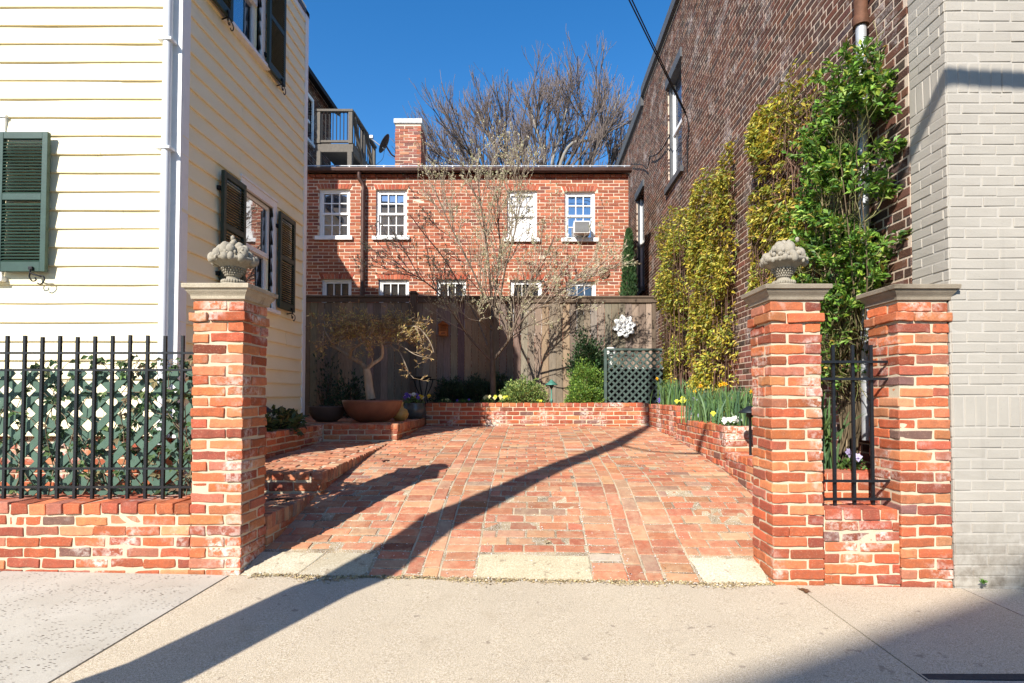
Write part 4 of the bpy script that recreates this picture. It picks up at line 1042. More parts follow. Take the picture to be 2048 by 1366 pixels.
# ------------------------------------------------------------------ right hand brick building and grey painted building
RXW = 2.65; YA, YB = 3.93, 17.5
ztopw = PX(1300, 158, RXW).z
rb = thing('brick_building', 'tall dark brown brick side wall with white mortar, covered with climbing vines', 'building', (4, 10, 0))
def wu(px, py): v = PX(px, py, RXW); return YB - v.y, v.z      # local x runs toward the camera (-Y)
w1 = [wu(1335, 170), wu(1364, 112), wu(1364, 335), wu(1338, 362)]
w1u0, w1u1 = wu(1335.5, 250)[0], wu(1363.5, 250)[0]; w1z0, w1z1 = w1[2][1], w1[1][1]
w2u0, w2u1 = wu(1273, 430)[0], wu(1288, 430)[0]; w2z0, w2z1 = wu(1288, 490)[1] - 1.0, wu(1288, 372)[1]
rops = [(w1u0, w1u1, w1z0, w1z1), (w2u0, w2u1, w2z0, w2z1)]
mb = MB(R_XM, (RXW, YB, 0))
RC = .0715
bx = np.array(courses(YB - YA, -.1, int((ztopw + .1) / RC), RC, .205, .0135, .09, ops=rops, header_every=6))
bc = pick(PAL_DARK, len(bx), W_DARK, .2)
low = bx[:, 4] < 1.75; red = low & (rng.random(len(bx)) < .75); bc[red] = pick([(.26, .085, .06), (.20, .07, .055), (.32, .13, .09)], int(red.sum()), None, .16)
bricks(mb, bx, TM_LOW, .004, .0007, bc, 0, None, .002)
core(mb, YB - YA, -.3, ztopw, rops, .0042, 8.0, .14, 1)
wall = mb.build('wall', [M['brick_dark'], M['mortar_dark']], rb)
mb = MB(R_XM, (RXW, YB, 0)); zc1 = PX(1287, 165, RXW); uc = YB - zc1.y
mb.box(uc, YB - YA + .4, -.07, .5, ztopw + .002, ztopw + .20); mb.box(-.2, uc - .003, -.07, .5, ztopw - .22, ztopw + .02); mb.build('coping', M['grey_trim'], rb)
def side_win(u0, u1, z0, z1, name='window'):
    mb = MB(R_XM, (RXW, YB, 0)); c = .09
    mb.box(u0, u0 + c, .03, .14, z0, z1); mb.box(u1 - c, u1, .03, .14, z0, z1); mb.box(u0 - .06, u1 + .06, -.035, .12, z1 - .01, z1 + .16); mb.box(u0 - .1, u1 + .1, -.06, .12, z0 - .1, z0 + .004)
    w = mb.build(name, M['grey_trim'], rb)
    mb = MB(R_XM, (RXW, YB, 0)); zm = (z0 + z1) / 2
    mb.box(u0 + c, u1 - c, .07, .11, zm - .03, zm + .03)
    for a in (u0 + c, u1 - c - .05): mb.box(a, a + .05, .075, .11, z0, z1)
    mb.build('sash', M['white'], w)
    mb = MB(R_XM, (RXW, YB, 0)); mb.add([(u0 + c, .1, z0), (u1 - c, .1, z0), (u1 - c, .1, z1), (u0 + c, .1, z1)], np.array([[0, 1, 2, 3]])); mb.build('pane', M['glass'], w)
side_win(*rops[0]); side_win(*rops[1])
# downspout on the wall: rusty upper, galvanised lower
dp = PX(1722, 60, RXW - .09)
mb = MB(); zt_ = PX(1728, 40, RXW - .09).z; mb.tube([(dp.x, dp.y, zt_), (dp.x, dp.y, 7.2)], .050, 14); mb.tube([(dp.x, dp.y, zt_ - .02), (dp.x, dp.y, zt_ + .05)], .058, 14); mb.box(dp.x, RXW, dp.y - .03, dp.y + .03, zt_ + .25, zt_ + .33)
ds = mb.build('downspout', M['rust'], rb)
mb = MB(); mb.tube([(dp.x, dp.y, .8), (dp.x, dp.y, zt_ - .025)], .038, 14); mb.build('lower_pipe', M['galv'], ds)
# grey building
gb = thing('grey_building', 'pale grey painted brick building with soldier courses at the sidewalk edge', 'building', (4, 3.8, 0))
mb = MB(None, (2.662, 3.575, 0)); GC = .0668
W = 3.4; n = 100
sold = [int(round((P(1960, 851, 3.58).z + .06) / GC)), int(round((P(1960, 195, 3.58).z + .06) / GC))]
def grey_face(Wf, seed=0):
    rows_ = courses(Wf, -.06, n, GC, .2, .009, .09)
    out = []
    for b in rows_:
        k = int(((b[4] + b[5]) / 2 + .06) / GC)
        if any(s <= k < s + 3 for s in sold): continue
        out.append(b)
    for s in sold:
        x = .003
        while x < Wf - .02: out.append((x, min(x + .062, Wf), 0, .09, -.06 + s * GC + .005, -.06 + (s + 3) * GC - .005)); x += .071
    return np.array(out)
bx = grey_face(W); bricks(mb, bx, TM_LOW, .0035, .0011, [(.5, .5, .5)], 0, None, .003)
mb.box(.004, W, .0035, .36, -.2, n * GC, None, 1)
mb.R = R_XM; mb.T = np.array((2.655, 3.925, 0)); bx = grey_face(.345); bricks(mb, bx, TM_LOW, .0035, .0011, [(.5, .5, .5)], 0, None, .003)
mb.box(.0, .343, .0035, .02, -.2, n * GC, None, 1)
mb.build('wall', [M['grey_brick'], M['grey_joint']], gb)
mb = MB(); mb.box(2.655, 6.1, 3.54, 3.96, n * GC + .003, n * GC + .2); mb.build('coping', M['grey_trim'], gb)
# service cables
def cable(label, p0, p1, sag, r=.012, ext=None):
    a, b = Vector(p0), Vector(p1); pts = [a.lerp(b, t) - Vector((0, 0, sag * 4 * t * (1 - t))) for t in np.linspace(0, 1, 24)]
    mb = MB(); mb.tube(np.array([tuple(p) for p in pts]), r, 6)
    if ext: mb.tube(along([pts[-1]] + ext, 16), r, 6)
    props(mb.build('power_cable', M['black'], None, tuple(p1)), label, 'cable', None, 'thing')
e = PX(1374, 234, RXW - .06)
far = P(1262, 0, 7.7); d = (far - e); cable('upper black power cable sloping down to the window of the dark brick wall', e + d * 6, e, .10, .010, [e + Vector((.03, .02, -.15)), PX(1375, 290, RXW - .02), PX(1374, 345, RXW - .02)])
far = P(1270, 0, 7.6); e2 = e + Vector((.0, .06, .10)); d = far - e2; cable('second black power cable running close beside the first to the brick wall', e2 + d * 6, e2, .16, .009)
e3 = PX(1300, 312, RXW - .05); cable('thin dark drooping cable pinned to the brick wall beside the tall window', PX(1340, 270, RXW - .05), e3, .12, .012, [e3 + Vector((.0, .3, -.15)), PX(1285, 330, RXW - .05), PX(1262, 328, RXW - .05)])
# ------------------------------------------------------------------ lattice screen, box behind it, flower, birdhouse, lights, stand
scr = thing('lattice_screen', 'dark green framed lattice screen standing in the back planter', 'lattice', (1.6, 9.3, 1))
a, b = P(1208, 697, 9.3), P(1313, 808, 9.3)
mb = MB(); lattice_panel(mb, a.x + .035, b.x + .1, b.z + .0, a.z - .03, 9.31, .118, .030); mb.build('slats', M['lattice_dark'], scr)
mb = MB(); mb.box(a.x, a.x + .045, 9.27, 9.35, b.z - .03, a.z, None, 0, .004); mb.box(a.x + .046, b.x + .1, 9.275, 9.345, a.z - .034, a.z, None, 0, .004); mb.build('frame', M['lattice_dark'], scr)
cb = thing('condenser_unit', 'dark covered condenser box hidden behind the green lattice screen', 'condenser', (1.75, 9.7, 1))
z1 = P(1260, 738, 9.5).z; mb = MB(); mb.box(1.30, 2.2, 9.45, 9.95, .98, z1, None, 0, .02); mb.build('body', M['dark_box'], cb)
mb = MB()
for i in range(9): mb.blob((1.33 + i * .105, 9.44, z1 + .01), .045, None, 0, 1, .1, (1, .5, .5))
mb.build('top_cover', M['ac_white'], cb)
wb = P(1222, 700, 9.7)
bxm = thing('meter_box', 'small white post mounted box behind the corner of the green lattice', 'box', (wb.x, 9.7, 1)); mb = MB(); mb.box(wb.x - .07, wb.x + .07, 9.66, 9.78, wb.z - .09, wb.z + .045, None, 0, .008); mb.build('housing', M['ac_white'], bxm); mb = MB(); mb.box(wb.x - .035, wb.x + .035, 9.69, 9.75, .97, wb.z - .092, None, 0, .004); mb.build('post', M['ac_white'], bxm)
fc = P(1248, 653, YF - .04)
fl = thing('wall_flower', 'large white metal flower ornament hung on the wooden fence', 'ornament', tuple(fc))
fm = np.array([[1, 0, 0], [0, 0, -1], [0, 1, 0]], float)
for lay, (n_, r0, r1, zz, wd) in enumerate(((8, .03, .215, .004, .058), (8, .02, .135, .022, .040))):
    for k in range(n_):
        an = (k + .5 * lay) * 2 * math.pi / n_ + .2; mb = MB(fm, tuple(fc)); d = np.array([math.cos(an), math.sin(an), 0]); e_ = np.array([-d[1], d[0], 0]); pts = []
        for t, w_, h_ in ((0, .25, 0), (.3, .8, .012), (.6, 1, .022), (.85, .6, .02), (1, .03, .006)):
            c = d * (r0 + (r1 - r0) * t); pts += [c - e_ * wd * w_ + [0, 0, zz + h_ + .012], c + [0, 0, zz + h_], c + e_ * wd * w_ + [0, 0, zz + h_ + .012]]
        Q = []
        for i in range(4): Q += [[3 * i, 3 * i + 1, 3 * i + 4, 3 * i + 3], [3 * i + 1, 3 * i + 2, 3 * i + 5, 3 * i + 4]]
        V = np.array(pts); mb.add(np.concatenate([V, V - [0, 0, .004]]), np.array(Q + [[q + 15 for q in f[::-1]] for f in Q])); mb.build('petal', M['flower_white'], fl)
mb = MB(fm, tuple(fc)); mb.lathe([(0, .06), (.02, .058), (.036, .045), (.04, .03), (.03, .0), (0, 0)], (0, 0, 0), 20); mb.build('centre', M['flower_white'], fl)
bh0, bh1 = P(879, 672, YF - .05), P(896, 650, YF - .05)
bh = thing('birdhouse', 'small orange cedar birdhouse hung on the shaded wooden fence', 'birdhouse', ((bh0.x + bh1.x) / 2, YF - .07, bh0.z))
xm_ = (bh0.x + bh1.x) / 2; hw = (bh1.x - bh0.x) / 2
mb = MB()
mb.box(xm_ - hw, xm_ - hw + .012, YF - .13, YF - .02, bh0.z, bh1.z); mb.box(xm_ + hw - .012, xm_ + hw, YF - .13, YF - .02, bh0.z, bh1.z); mb.box(xm_ - hw + .012, xm_ + hw - .012, YF - .13, YF - .02, bh0.z, bh0.z + .012)
mb.box(xm_ - hw + .012, xm_ + hw - .012, YF - .128, YF - .116, bh0.z + .012, bh0.z + .085); mb.box(xm_ - hw + .012, xm_ + hw - .012, YF - .04, YF - .021, bh0.z + .012, bh1.z + .03)
for i in range(3): z = bh0.z + .10 + i * .028; mb.box(xm_ - hw + .012, xm_ + hw - .012, YF - .128, YF - .118, z, z + .012)
mb.add([(xm_ - hw, YF - .126, bh1.z), (xm_ + hw, YF - .126, bh1.z), (xm_, YF - .126, bh1.z + .05)], [[0, 1, 2]])
mb.build('body', M['birdhouse'], bh)
mb = MB(); mb.bar((xm_ - hw - .02, YF - .075, bh1.z - .012), (xm_ + .004, YF - .075, bh1.z + .066), .15, .008, None, 0, (0, 0, 1)); mb.bar((xm_ + hw + .02, YF - .075, bh1.z - .012), (xm_ - .004, YF - .075, bh1.z + .066), .15, .008, None, 0, (0, 0, 1)); mb.build('roof', M['birdhouse'], bh)
mb = MB()
for i in range(3): mb.lathe([(0, 0), (.006, 0), (.006, .002), (0, .002)], (0, 0, 0), 8) if False else mb.box(xm_ - .03 + i * .022, xm_ - .02 + i * .022, YF - .1295, YF - .1283, bh0.z + .03, bh0.z + .05 + .008 * i)
mb.build('slot', M['black'], bh)
def path_light(label, x, y, z, h, r, mat):
    th = thing('path_light', label, 'garden light', (x, y, z)); mb = MB()
    mb.lathe([(0, h), (.012, h - .002), (.02, h - .015), (r * .55, h - .045), (r, h - .085), (r, h - .093), (r * .5, h - .06), (0, h - .05)], (x, y, z), 20); mb.build('shade', mat, th)
    mb = MB(); mb.lathe([(.035, h - .075), (.04, h - .10), (.022, h - .14), (.012, h - .15)], (x, y, z), 12); mb.build('lamp_holder', M['light_dark'], th)
    mb = MB(); mb.lathe([(.012, h - .15), (.011, .10), (.022, .09), (.024, .05), (.014, .04), (.03, .0), (.03, -.05)], (x, y, z), 12); mb.build('stem', mat, th)
pl = P(1103, 800, 9.3); path_light('verdigris green mushroom path light in the sunny back planter', pl.x, 9.3, zback - .04, P(1103, 759, 9.3).z - zback + .04, .105, M['light_green'])
path_light('dark mushroom path light in the narrow bed beside the yellow house', -2.79, 5.85, .73, .33, .105, M['light_dark'])
th = thing('path_light', 'dark path light half hidden behind the gate pillar above white pansies', 'garden light', (1.98, 4.98, zmid)); mb = MB(); c = P(1500, 822, 5.15)
path = None
mb.lathe([(0, .05), (.02, .045), (.06, .02), (.10, -.01), (.10, -.018), (0, .02)], tuple(c), 20); mb.build('shade', M['light_dark'], th); mb = MB(); mb.lathe([(.03, .0), (.034, -.05), (.012, -.06), (.012, -.55)], tuple(c), 12); mb.build('stem', M['light_dark'], th)
st = thing('plant_stand', 'black metal plant stand holding a shallow dark dish in front of the fence', 'plant stand', (P(847, 760, 9.5).x, 9.5, ZT))
c = P(847, 758, 9.5); mb = MB(); mb.lathe([(0, 0), (.20, 0), (.205, -.008), (.20, -.016), (0, -.012)], tuple(c), 24); mb.build('top', M['black'], st)
for k in range(4):
    a = k * math.pi / 2 + .6; d = Vector((math.cos(a), math.sin(a), 0)); mb = MB(); mb.tube(along([c + d * .17 + Vector((0, 0, -.012)), c + d * .14 + Vector((0, 0, -.12)), c + d * .06 + Vector((0, 0, -.3)), c + d * .10 + Vector((0, 0, -.45)), Vector((c.x, c.y, ZT)) + d * .19], 16), .010, 6); mb.build('leg', M['black'], st)
dd = thing('shallow_dish', 'shallow black dish resting on the plant stand before the fence', 'dish', tuple(c + Vector((-.02, 0, .002)))); mb = MB(); mb.lathe([(0, .004), (.12, .004), (.155, .035), (.16, .035), (.128, 0), (0, 0)], tuple(c + Vector((-.02, 0, .002))), 24); mb.build('bowl', M['dark_box'], dd)
# ------------------------------------------------------------------ pots
def pot(name, label, x, y, z, prof, mat, soil_r=None, soil_z=None):
    th = thing(name, label, 'pot', (x, y, z)); mb = MB(); mb.lathe(prof, (x, y, z), 40, None, 0, True, .006); mb.build('bowl', mat, th)
    if soil_r:
        mb = MB(); mb.lathe([(soil_r, soil_z - .02), (soil_r * .7, soil_z + .012), (soil_r * .35, soil_z + .022), (0, soil_z + .025)], (x, y, z), 24)
        n = 240; a = rng.uniform(0, 6.3, n); r = soil_r * np.sqrt(rng.random(n)) * .95
        p = np.stack([x + r * np.cos(a), y + r * np.sin(a), z + soil_z + .005 + .02 * (1 - r / soil_r) + rng.uniform(0, .012, n)], 1)
        leaves(mb, p, rand_dir(n) * [1, 1, .3], rand_dir(n) * .4 + [0, 0, 1], rng.uniform(.02, .05, n), .3, pick([(.16, .09, .05), (.09, .05, .03), (.22, .14, .08)], n))
        mb.build('mulch', M['soil'], th)
    return th
bxp = P(745, 820, 7.78)
pot('terracotta_bowl', 'wide rust brown ceramic bowl holding the twisted maple on the terrace', bxp.x, 7.78, ZT, [(0, 0), (.17, 0), (.24, .03), (.32, .10), (.375, .19), (.40, .275), (.405, .300), (.385, .302), (.375, .27), (.33, .16), (0, .15)], M['terracotta'], .376, .262)
lp = P(654, 820, 7.85)
pot('planter_bowl', 'dull brown planter bowl in the shade left beside the wide bowl', lp.x, 7.85, ZT, [(0, 0), (.12, 0), (.19, .05), (.235, .13), (.25, .20), (.252, .215), (.235, .217), (.225, .19), (.18, .1), (0, .1)], M['pot_brown'], .23, .18)
bp = P(829, 820, 8.85)
pot('glazed_pot', 'round blue grey glazed pot full of pansies beside the planter end', bp.x, 8.85, ZT, [(0, 0), (.10, 0), (.15, .04), (.175, .11), (.172, .18), (.15, .23), (.155, .245), (.14, .25), (.13, .22), (0, .2)], M['pot_blue'], .135, .225)
g = thing('gourd_pot', 'pale ochre rounded pot partly hidden behind the wide rust brown bowl', 'pot', (P(802, 822, 8.1).x - .02, 8.12, ZT)); mb = MB(); gx = P(802, 822, 8.1).x - .02
mb.lathe([(0, 0), (.06, 0), (.11, .05), (.125, .10), (.10, .16), (.05, .19), (.04, .24), (.055, .27), (.04, .27), (0, .2)], (gx, 8.12, ZT), 28); mb.build('body', M['gourd'], g)
# ------------------------------------------------------------------ branch and leaf utilities
BARK = (.21, .165, .125)
def tubes(mb, lst, sides, col, mat=0):
    for pts, rad in lst:
        mb.tube(pts, rad, sides if rad[0] > .012 else (5 if rad[0] > .006 else 3), np.array(col) * rng.uniform(.8, 1.2), mat, False)
def sub(parents, n, Lr, r, spread, up, wander, nseg=5, tmin=.25, tmax=1.0, flat=None):
    out = []
    for pts, rad in parents:
        for _ in range(n if isinstance(n, int) else rng.integers(n[0], n[1] + 1)):
            t = rng.uniform(tmin, tmax); p, d = at_frac(pts, t); rr = np.interp(t, np.linspace(0, 1, len(rad)), rad)
            side = rng.normal(0, 1, 3); side -= d * side.dot(d); side /= np.linalg.norm(side) + 1e-9
            if flat is not None: side[flat] *= .45
            dd = d * math.cos(spread) + side * math.sin(spread) * rng.uniform(.6, 1.2); L = rng.uniform(*Lr)
            out.append(limb(p, dd, L, min(r[0], rr * .75), r[1], nseg, wander, up))
    return out
def ends(lst, n_each=1, tmin=.6):
    P_, D_ = [], []
    for pts, rad in lst:
        for _ in range(n_each): p, d = at_frac(pts, rng.uniform(tmin, 1)); P_.append(p); D_.append(d)
    return np.array(P_), np.array(D_)
# ------------------------------------------------------------------ twisted maple in the bowl
def V3(px, py, Y): return np.array(P(px, py, Y))
mp = thing('maple_tree', 'small twisted laceleaf maple with umbrella crown growing in the wide bowl', 'tree', (bxp.x, 7.78, ZT + .27))
Y0 = 7.78
tr = along([V3(742, 798, Y0), V3(738, 775, Y0), V3(736, 752, Y0), V3(733, 738, Y0)], 12)
L1 = along([V3(733, 738, Y0), V3(722, 726, Y0 + .05), V3(700, 714, Y0 + .1), V3(684, 702, Y0 + .12), V3(668, 692, Y0 + .1), V3(666, 672, Y0 + .1), V3(674, 650, Y0 + .1), V3(690, 636, Y0 + .1)], 30)
L2 = along([V3(700, 716, Y0 + .1), V3(703, 700, Y0 - .05), V3(718, 690, Y0 - .25), V3(735, 676, Y0 - .35), V3(748, 660, Y0 - .4)], 20)
L3 = along([V3(733, 738, Y0), V3(745, 728, Y0 + .1), V3(762, 716, Y0 + .15), V3(765, 700, Y0 + .1), V3(763, 680, Y0 + .05), V3(770, 660, Y0), V3(790, 646, Y0 - .05)], 26)
L4 = along([V3(764, 690, Y0 + .1), V3(785, 686, Y0 - .15), V3(806, 694, Y0 - .3), V3(828, 708, Y0 - .35), V3(852, 716, Y0 - .35)], 20)
L5 = along([V3(778, 690, Y0 - .1), V3(797, 702, Y0 - .3), V3(808, 722, Y0 - .35), V3(818, 745, Y0 - .35), V3(828, 757, Y0 - .35)], 20)
L6 = along([V3(765, 672, Y0), V3(800, 655, Y0 - .15), V3(835, 655, Y0 - .2), V3(858, 680, Y0 - .2), V3(868, 705, Y0 - .2)], 22)
L7 = along([V3(668, 690, Y0 + .1), V3(655, 672, Y0), V3(648, 660, Y0), V3(646, 690, Y0 - .05)], 14)
L8 = along([V3(733, 738, Y0), V3(745, 722, Y0 - .25), V3(738, 705, Y0 - .35), V3(732, 693, Y0 - .35)], 12)
def rr(pts, a, b): return (pts, np.linspace(a, b, len(pts)))
main = [rr(tr, .062, .045), rr(L1, .034, .010), rr(L2, .024, .007), rr(L3, .030, .008), rr(L4, .012, .004), rr(L5, .011, .003), rr(L6, .016, .004), rr(L7, .014, .004), rr(L8, .009, .003)]
mb = MB(); tubes(mb, main, 10, (.46, .37, .27))
s1 = sub(main[1:4] + main[6:8], 18, (.15, .34), (.008, .0035), .9, .06, .2, 6, .45)
s1 += sub(main[4:6] + main[8:], 4, (.07, .17), (.006, .003), .7, -.03, .2, 5, .35)
# dome twigs
cx0, cz0 = P(760, 700, Y0).x, P(760, 706, Y0).z
for _ in range(330):
    a = rng.uniform(0, 6.28); ph = rng.uniform(.05, 1.2); R_ = rng.uniform(.72, 1.0)
    p = np.array([cx0 + .72 * math.sin(ph) * math.cos(a) * R_, Y0 + .50 * math.sin(ph) * math.sin(a) * R_, cz0 + .56 * math.cos(ph) * R_])
    out = np.array([math.sin(ph) * math.cos(a), math.sin(ph) * math.sin(a) * .7, -.1])
    if p[1] < Y0 - .05 and p[0] < cx0 + .12 and p[2] < cz0 + .32: continue
    s1.append(limb(p - out * .12, out, rng.uniform(.16, .3), .006, .0028, 5, .25, .02))
lim = P(862, 690, Y0 - .2).x; s1 = [q for q in s1 if q[0][-1][0] < lim]
s2 = sub(s1, 4, (.05, .12), (.0042, .0024), .8, .08, .25, 4, .35)
tubes(mb, s1, 5, (.36, .27, .17)); tubes(mb, s2, 3, (.45, .33, .20)); mb.build('trunk', M['bark'], mp)
p, d = ends(s2, 3, .3); n = len(p); mb = MB()
leaves(mb, p, d + rng.normal(0, .6, (n, 3)), rand_dir(n), rng.uniform(.022, .055, n), .16, pick([(.56, .40, .17), (.62, .47, .22), (.46, .28, .11), (.48, .44, .14)], n, None, .2)); mb.build('crown', M['leaf_dry'], mp)
# ------------------------------------------------------------------ dogwood in the back planter
dg = thing('dogwood_tree', 'slender budding dogwood with pale cream buds in the back planter', 'tree', (P(985, 800, 9.5).x, 9.5, zback))
Yd = 9.5
tr = along([V3(987, 806, Yd), V3(986, 770, Yd), V3(985, 735, Yd), V3(984, 715, Yd)], 12)
B = [along([V3(984, 724, Yd), V3(962, 700, Yd - .1), V3(940, 676, Yd - .15), V3(915, 640, Yd - .3), V3(880, 590, Yd - .4), V3(845, 560, Yd - .5), V3(800, 535, Yd - .6)], 26),
     along([V3(984, 716, Yd), V3(983, 670, Yd), V3(985, 620, Yd + .05), V3(980, 560, Yd), V3(972, 480, Yd), V3(960, 400, Yd), V3(955, 350, Yd)], 26),
     along([V3(986, 722, Yd), V3(1003, 700, Yd - .1), V3(1018, 680, Yd - .2), V3(1030, 650, Yd - .2), V3(1045, 610, Yd - .2), V3(1080, 540, Yd - .3), V3(1110, 470, Yd - .4)], 26),
     along([V3(1018, 680, Yd - .2), V3(1012, 650, Yd - .1), V3(1000, 615, Yd), V3(1010, 540, Yd), V3(1030, 460, Yd), V3(1035, 390, Yd), V3(1040, 350, Yd)], 24),
     along([V3(984, 650, Yd), V3(970, 600, Yd - .2), V3(940, 530, Yd - .3), V3(900, 450, Yd - .35), V3(870, 380, Yd - .4)], 22),
     along([V3(985, 640, Yd), V3(990, 590, Yd + .1), V3(1000, 500, Yd + .2), V3(995, 420, Yd + .2), V3(1000, 355, Yd + .2)], 22),
     along([V3(1030, 660, Yd - .2), V3(1060, 625, Yd - .4), V3(1100, 600, Yd - .5), V3(1150, 560, Yd - .6), V3(1185, 540, Yd - .6)], 20),
     along([V3(975, 690, Yd), V3(955, 640, Yd + .1), V3(930, 590, Yd + .1), V3(890, 520, Yd), V3(850, 470, Yd), V3(820, 430, Yd)], 22),
     along([V3(1020, 676, Yd - .2), V3(1050, 655, Yd - .5), V3(1085, 640, Yd - .6), V3(1120, 622, Yd - .7)], 16),
     along([V3(984, 660, Yd), V3(965, 645, Yd - .5), V3(945, 640, Yd - .7), V3(928, 636, Yd - .8)], 14)]
main = [rr(tr, .052, .044)] + [rr(b, q, .006) for b, q in zip(B, (.024, .036, .026, .024, .02, .022, .016, .016, .012, .012))]
s1 = sub(main[1:8], 23, (.35, .95), (.0085, .004), .55, .06, .10, 6, .28); s1 += sub(main[8:], 5, (.2, .5), (.007, .004), .6, .05, .1, 5, .3)
s2 = sub(s1, 4, (.15, .42), (.0048, .0028), .55, .07, .12, 5, .3); s3 = sub(s2, 2, (.06, .18), (.0032, .0022), .6, .1, .12, 3, .4)
mb = MB(); tubes(mb, main, 9, (.19, .145, .11)); tubes(mb, s1, 5, (.36, .29, .22)); tubes(mb, s2 + s3, 3, (.50, .42, .31)); mb.build('trunk', M['bark'], dg)
p, d = ends(s2 + s3, 2, .6); n = len(p); mb = MB()
PB = [(.56, .54, .34), (.60, .56, .38), (.48, .50, .28), (.62, .54, .40)]
for q in range(3): leaves(mb, p, d + rng.normal(0, .55, (n, 3)), rand_dir(n), rng.uniform(.016, .032, n), .34, pick(PB, n, None, .12))
m = rng.random(n) < .35; pp = np.repeat(p[m], 3, 0) + rng.normal(0, .02, (m.sum() * 3, 3)); leaves(mb, pp, rand_dir(len(pp)), rand_dir(len(pp)), rng.uniform(.015, .03, len(pp)), .4, pick(PB, len(pp), None, .12))
mb.build('crown', M['leaf_dry'], dg)
# ------------------------------------------------------------------ big bare tree far behind the rear house
Yt = 26.0
bt = thing('bare_tree', 'huge bare winter tree with a fan of grey limbs behind the rear roof', 'tree', (P(1090, 400, Yt).x, Yt, -.3))
base = V3(1090, 430, Yt); tr = np.array([[base[0] + .1, Yt, -.3], [base[0] + .05, Yt, 3.0], [base[0], Yt, 6.5], base]); main = [rr(along(tr, 12), .5, .34)]
limbs = []
tips = [(880, 285), (898, 255), (920, 245), (950, 215), (988, 190), (1025, 178), (885, 310), (905, 265), (940, 235), (975, 200), (1010, 180), (1040, 165), (1075, 155), (1100, 150), (1130, 140), (1160, 130), (1190, 135), (1215, 150), (1240, 155), (1255, 175), (1275, 200), (1280, 240), (1285, 275), (1270, 300), (870, 330), (930, 290), (1000, 240), (1120, 200), (1200, 210), (1060, 220)]
for (a, b) in tips:
    dy = rng.uniform(-2.5, 2.5); e = V3(a - (15 if a < 1000 else 0), b + (55 if a < 1000 else 92), Yt + dy); m_ = base * .55 + e * .45 + np.array([(e[0] - base[0]) * .13, dy * .2, -.45 - abs(e[0] - base[0]) * .06]) + rng.normal(0, .18, 3)
    q = base * .2 + e * .8 + rng.normal(0, .2, 3); limbs.append(rr(along([base + rng.normal(0, .15, 3), m_, q, e], 18), rng.uniform(.055, .09), .022))
pale = [rr(along([V3(1085, 400, Yt - 1), V3(1090, 330, Yt - 1), V3(1082, 285, Yt - 1), V3(1068, 245, Yt - 1), V3(1062, 215, Yt - 1)], 16), .085, .045),
        rr(along([V3(1095, 400, Yt - 1), V3(1105, 320, Yt - 1), V3(1115, 290, Yt - 1), V3(1122, 260, Yt - 1), V3(1130, 230, Yt - 1), V3(1138, 205, Yt - 1)], 16), .08, .03),
        rr(along([V3(1105, 400, Yt - 1), V3(1122, 325, Yt - 1), V3(1145, 286, Yt - 1), V3(1185, 280, Yt - 1), V3(1205, 262, Yt - 1), V3(1225, 225, Yt - 1), V3(1240, 190, Yt - 1)], 22), .09, .035)]
s1 = sub(limbs, 11, (1.0, 2.4), (.045, .018), .42, .10, .10, 6, .25) + sub(pale, 7, (.8, 1.8), (.04, .016), .6, .12, .1, 6, .4)
s2 = sub(s1, 6, (.5, 1.2), (.020, .010), .45, .10, .10, 5, .3); s3 = sub(s2, 3, (.25, .7), (.011, .007), .4, .12, .08, 4, .35)
mb = MB(); tubes(mb, main + limbs, 9, (.13, .105, .085)); tubes(mb, pale, 10, (.36, .33, .285)); tubes(mb, s1, 5, (.15, .12, .10)); mb.build('trunk', M['bark'], bt)
mb = MB(); tubes(mb, s2, 3, (.17, .135, .12)); tubes(mb, s3, 3, (.23, .185, .165)); mb.build('crown', M['twig'], bt)
# ------------------------------------------------------------------ columnar evergreen between house and wall
ev = thing('evergreen_shrub', 'narrow pointed dark green conifer rising beside the rear house corner', 'shrub', (P(1252, 600, 11.0).x, 11.0, .9))
z0_, z1_ = .9, P(1258, 462, 11.0).z; ex = P(1253, 560, 11.0).x; n = 9000
t = rng.random(n) ** .8; a = rng.uniform(0, 6.3, n); R_ = (.21 * (1 - t) ** .55 + .02) * (.55 + .5 * rng.random(n)) * (1 + .2 * np.sin(a * 3 + t * 20)); lean = .05 * t
p = np.stack([ex + lean + R_ * np.cos(a), 11.0 + R_ * np.sin(a), z0_ + (z1_ - z0_) * t], 1)
mb = MB(); leaves(mb, p, np.stack([np.cos(a) * .5, np.sin(a) * .5, np.ones(n) * 1.2], 1) + rng.normal(0, .3, (n, 3)), rand_dir(n), rng.uniform(.04, .085, n), .14, pick([(.045, .105, .035), (.06, .13, .045), (.035, .08, .03), (.09, .15, .05)], n, None, .2)); mb.build('crown', M['leaf'], ev)
mb = MB(); mb.tube([(ex, 11, .6), (ex + .02, 11, z1_ - .3)], [.04, .01], 8, BARK); mb.build('trunk', M['bark'], ev)
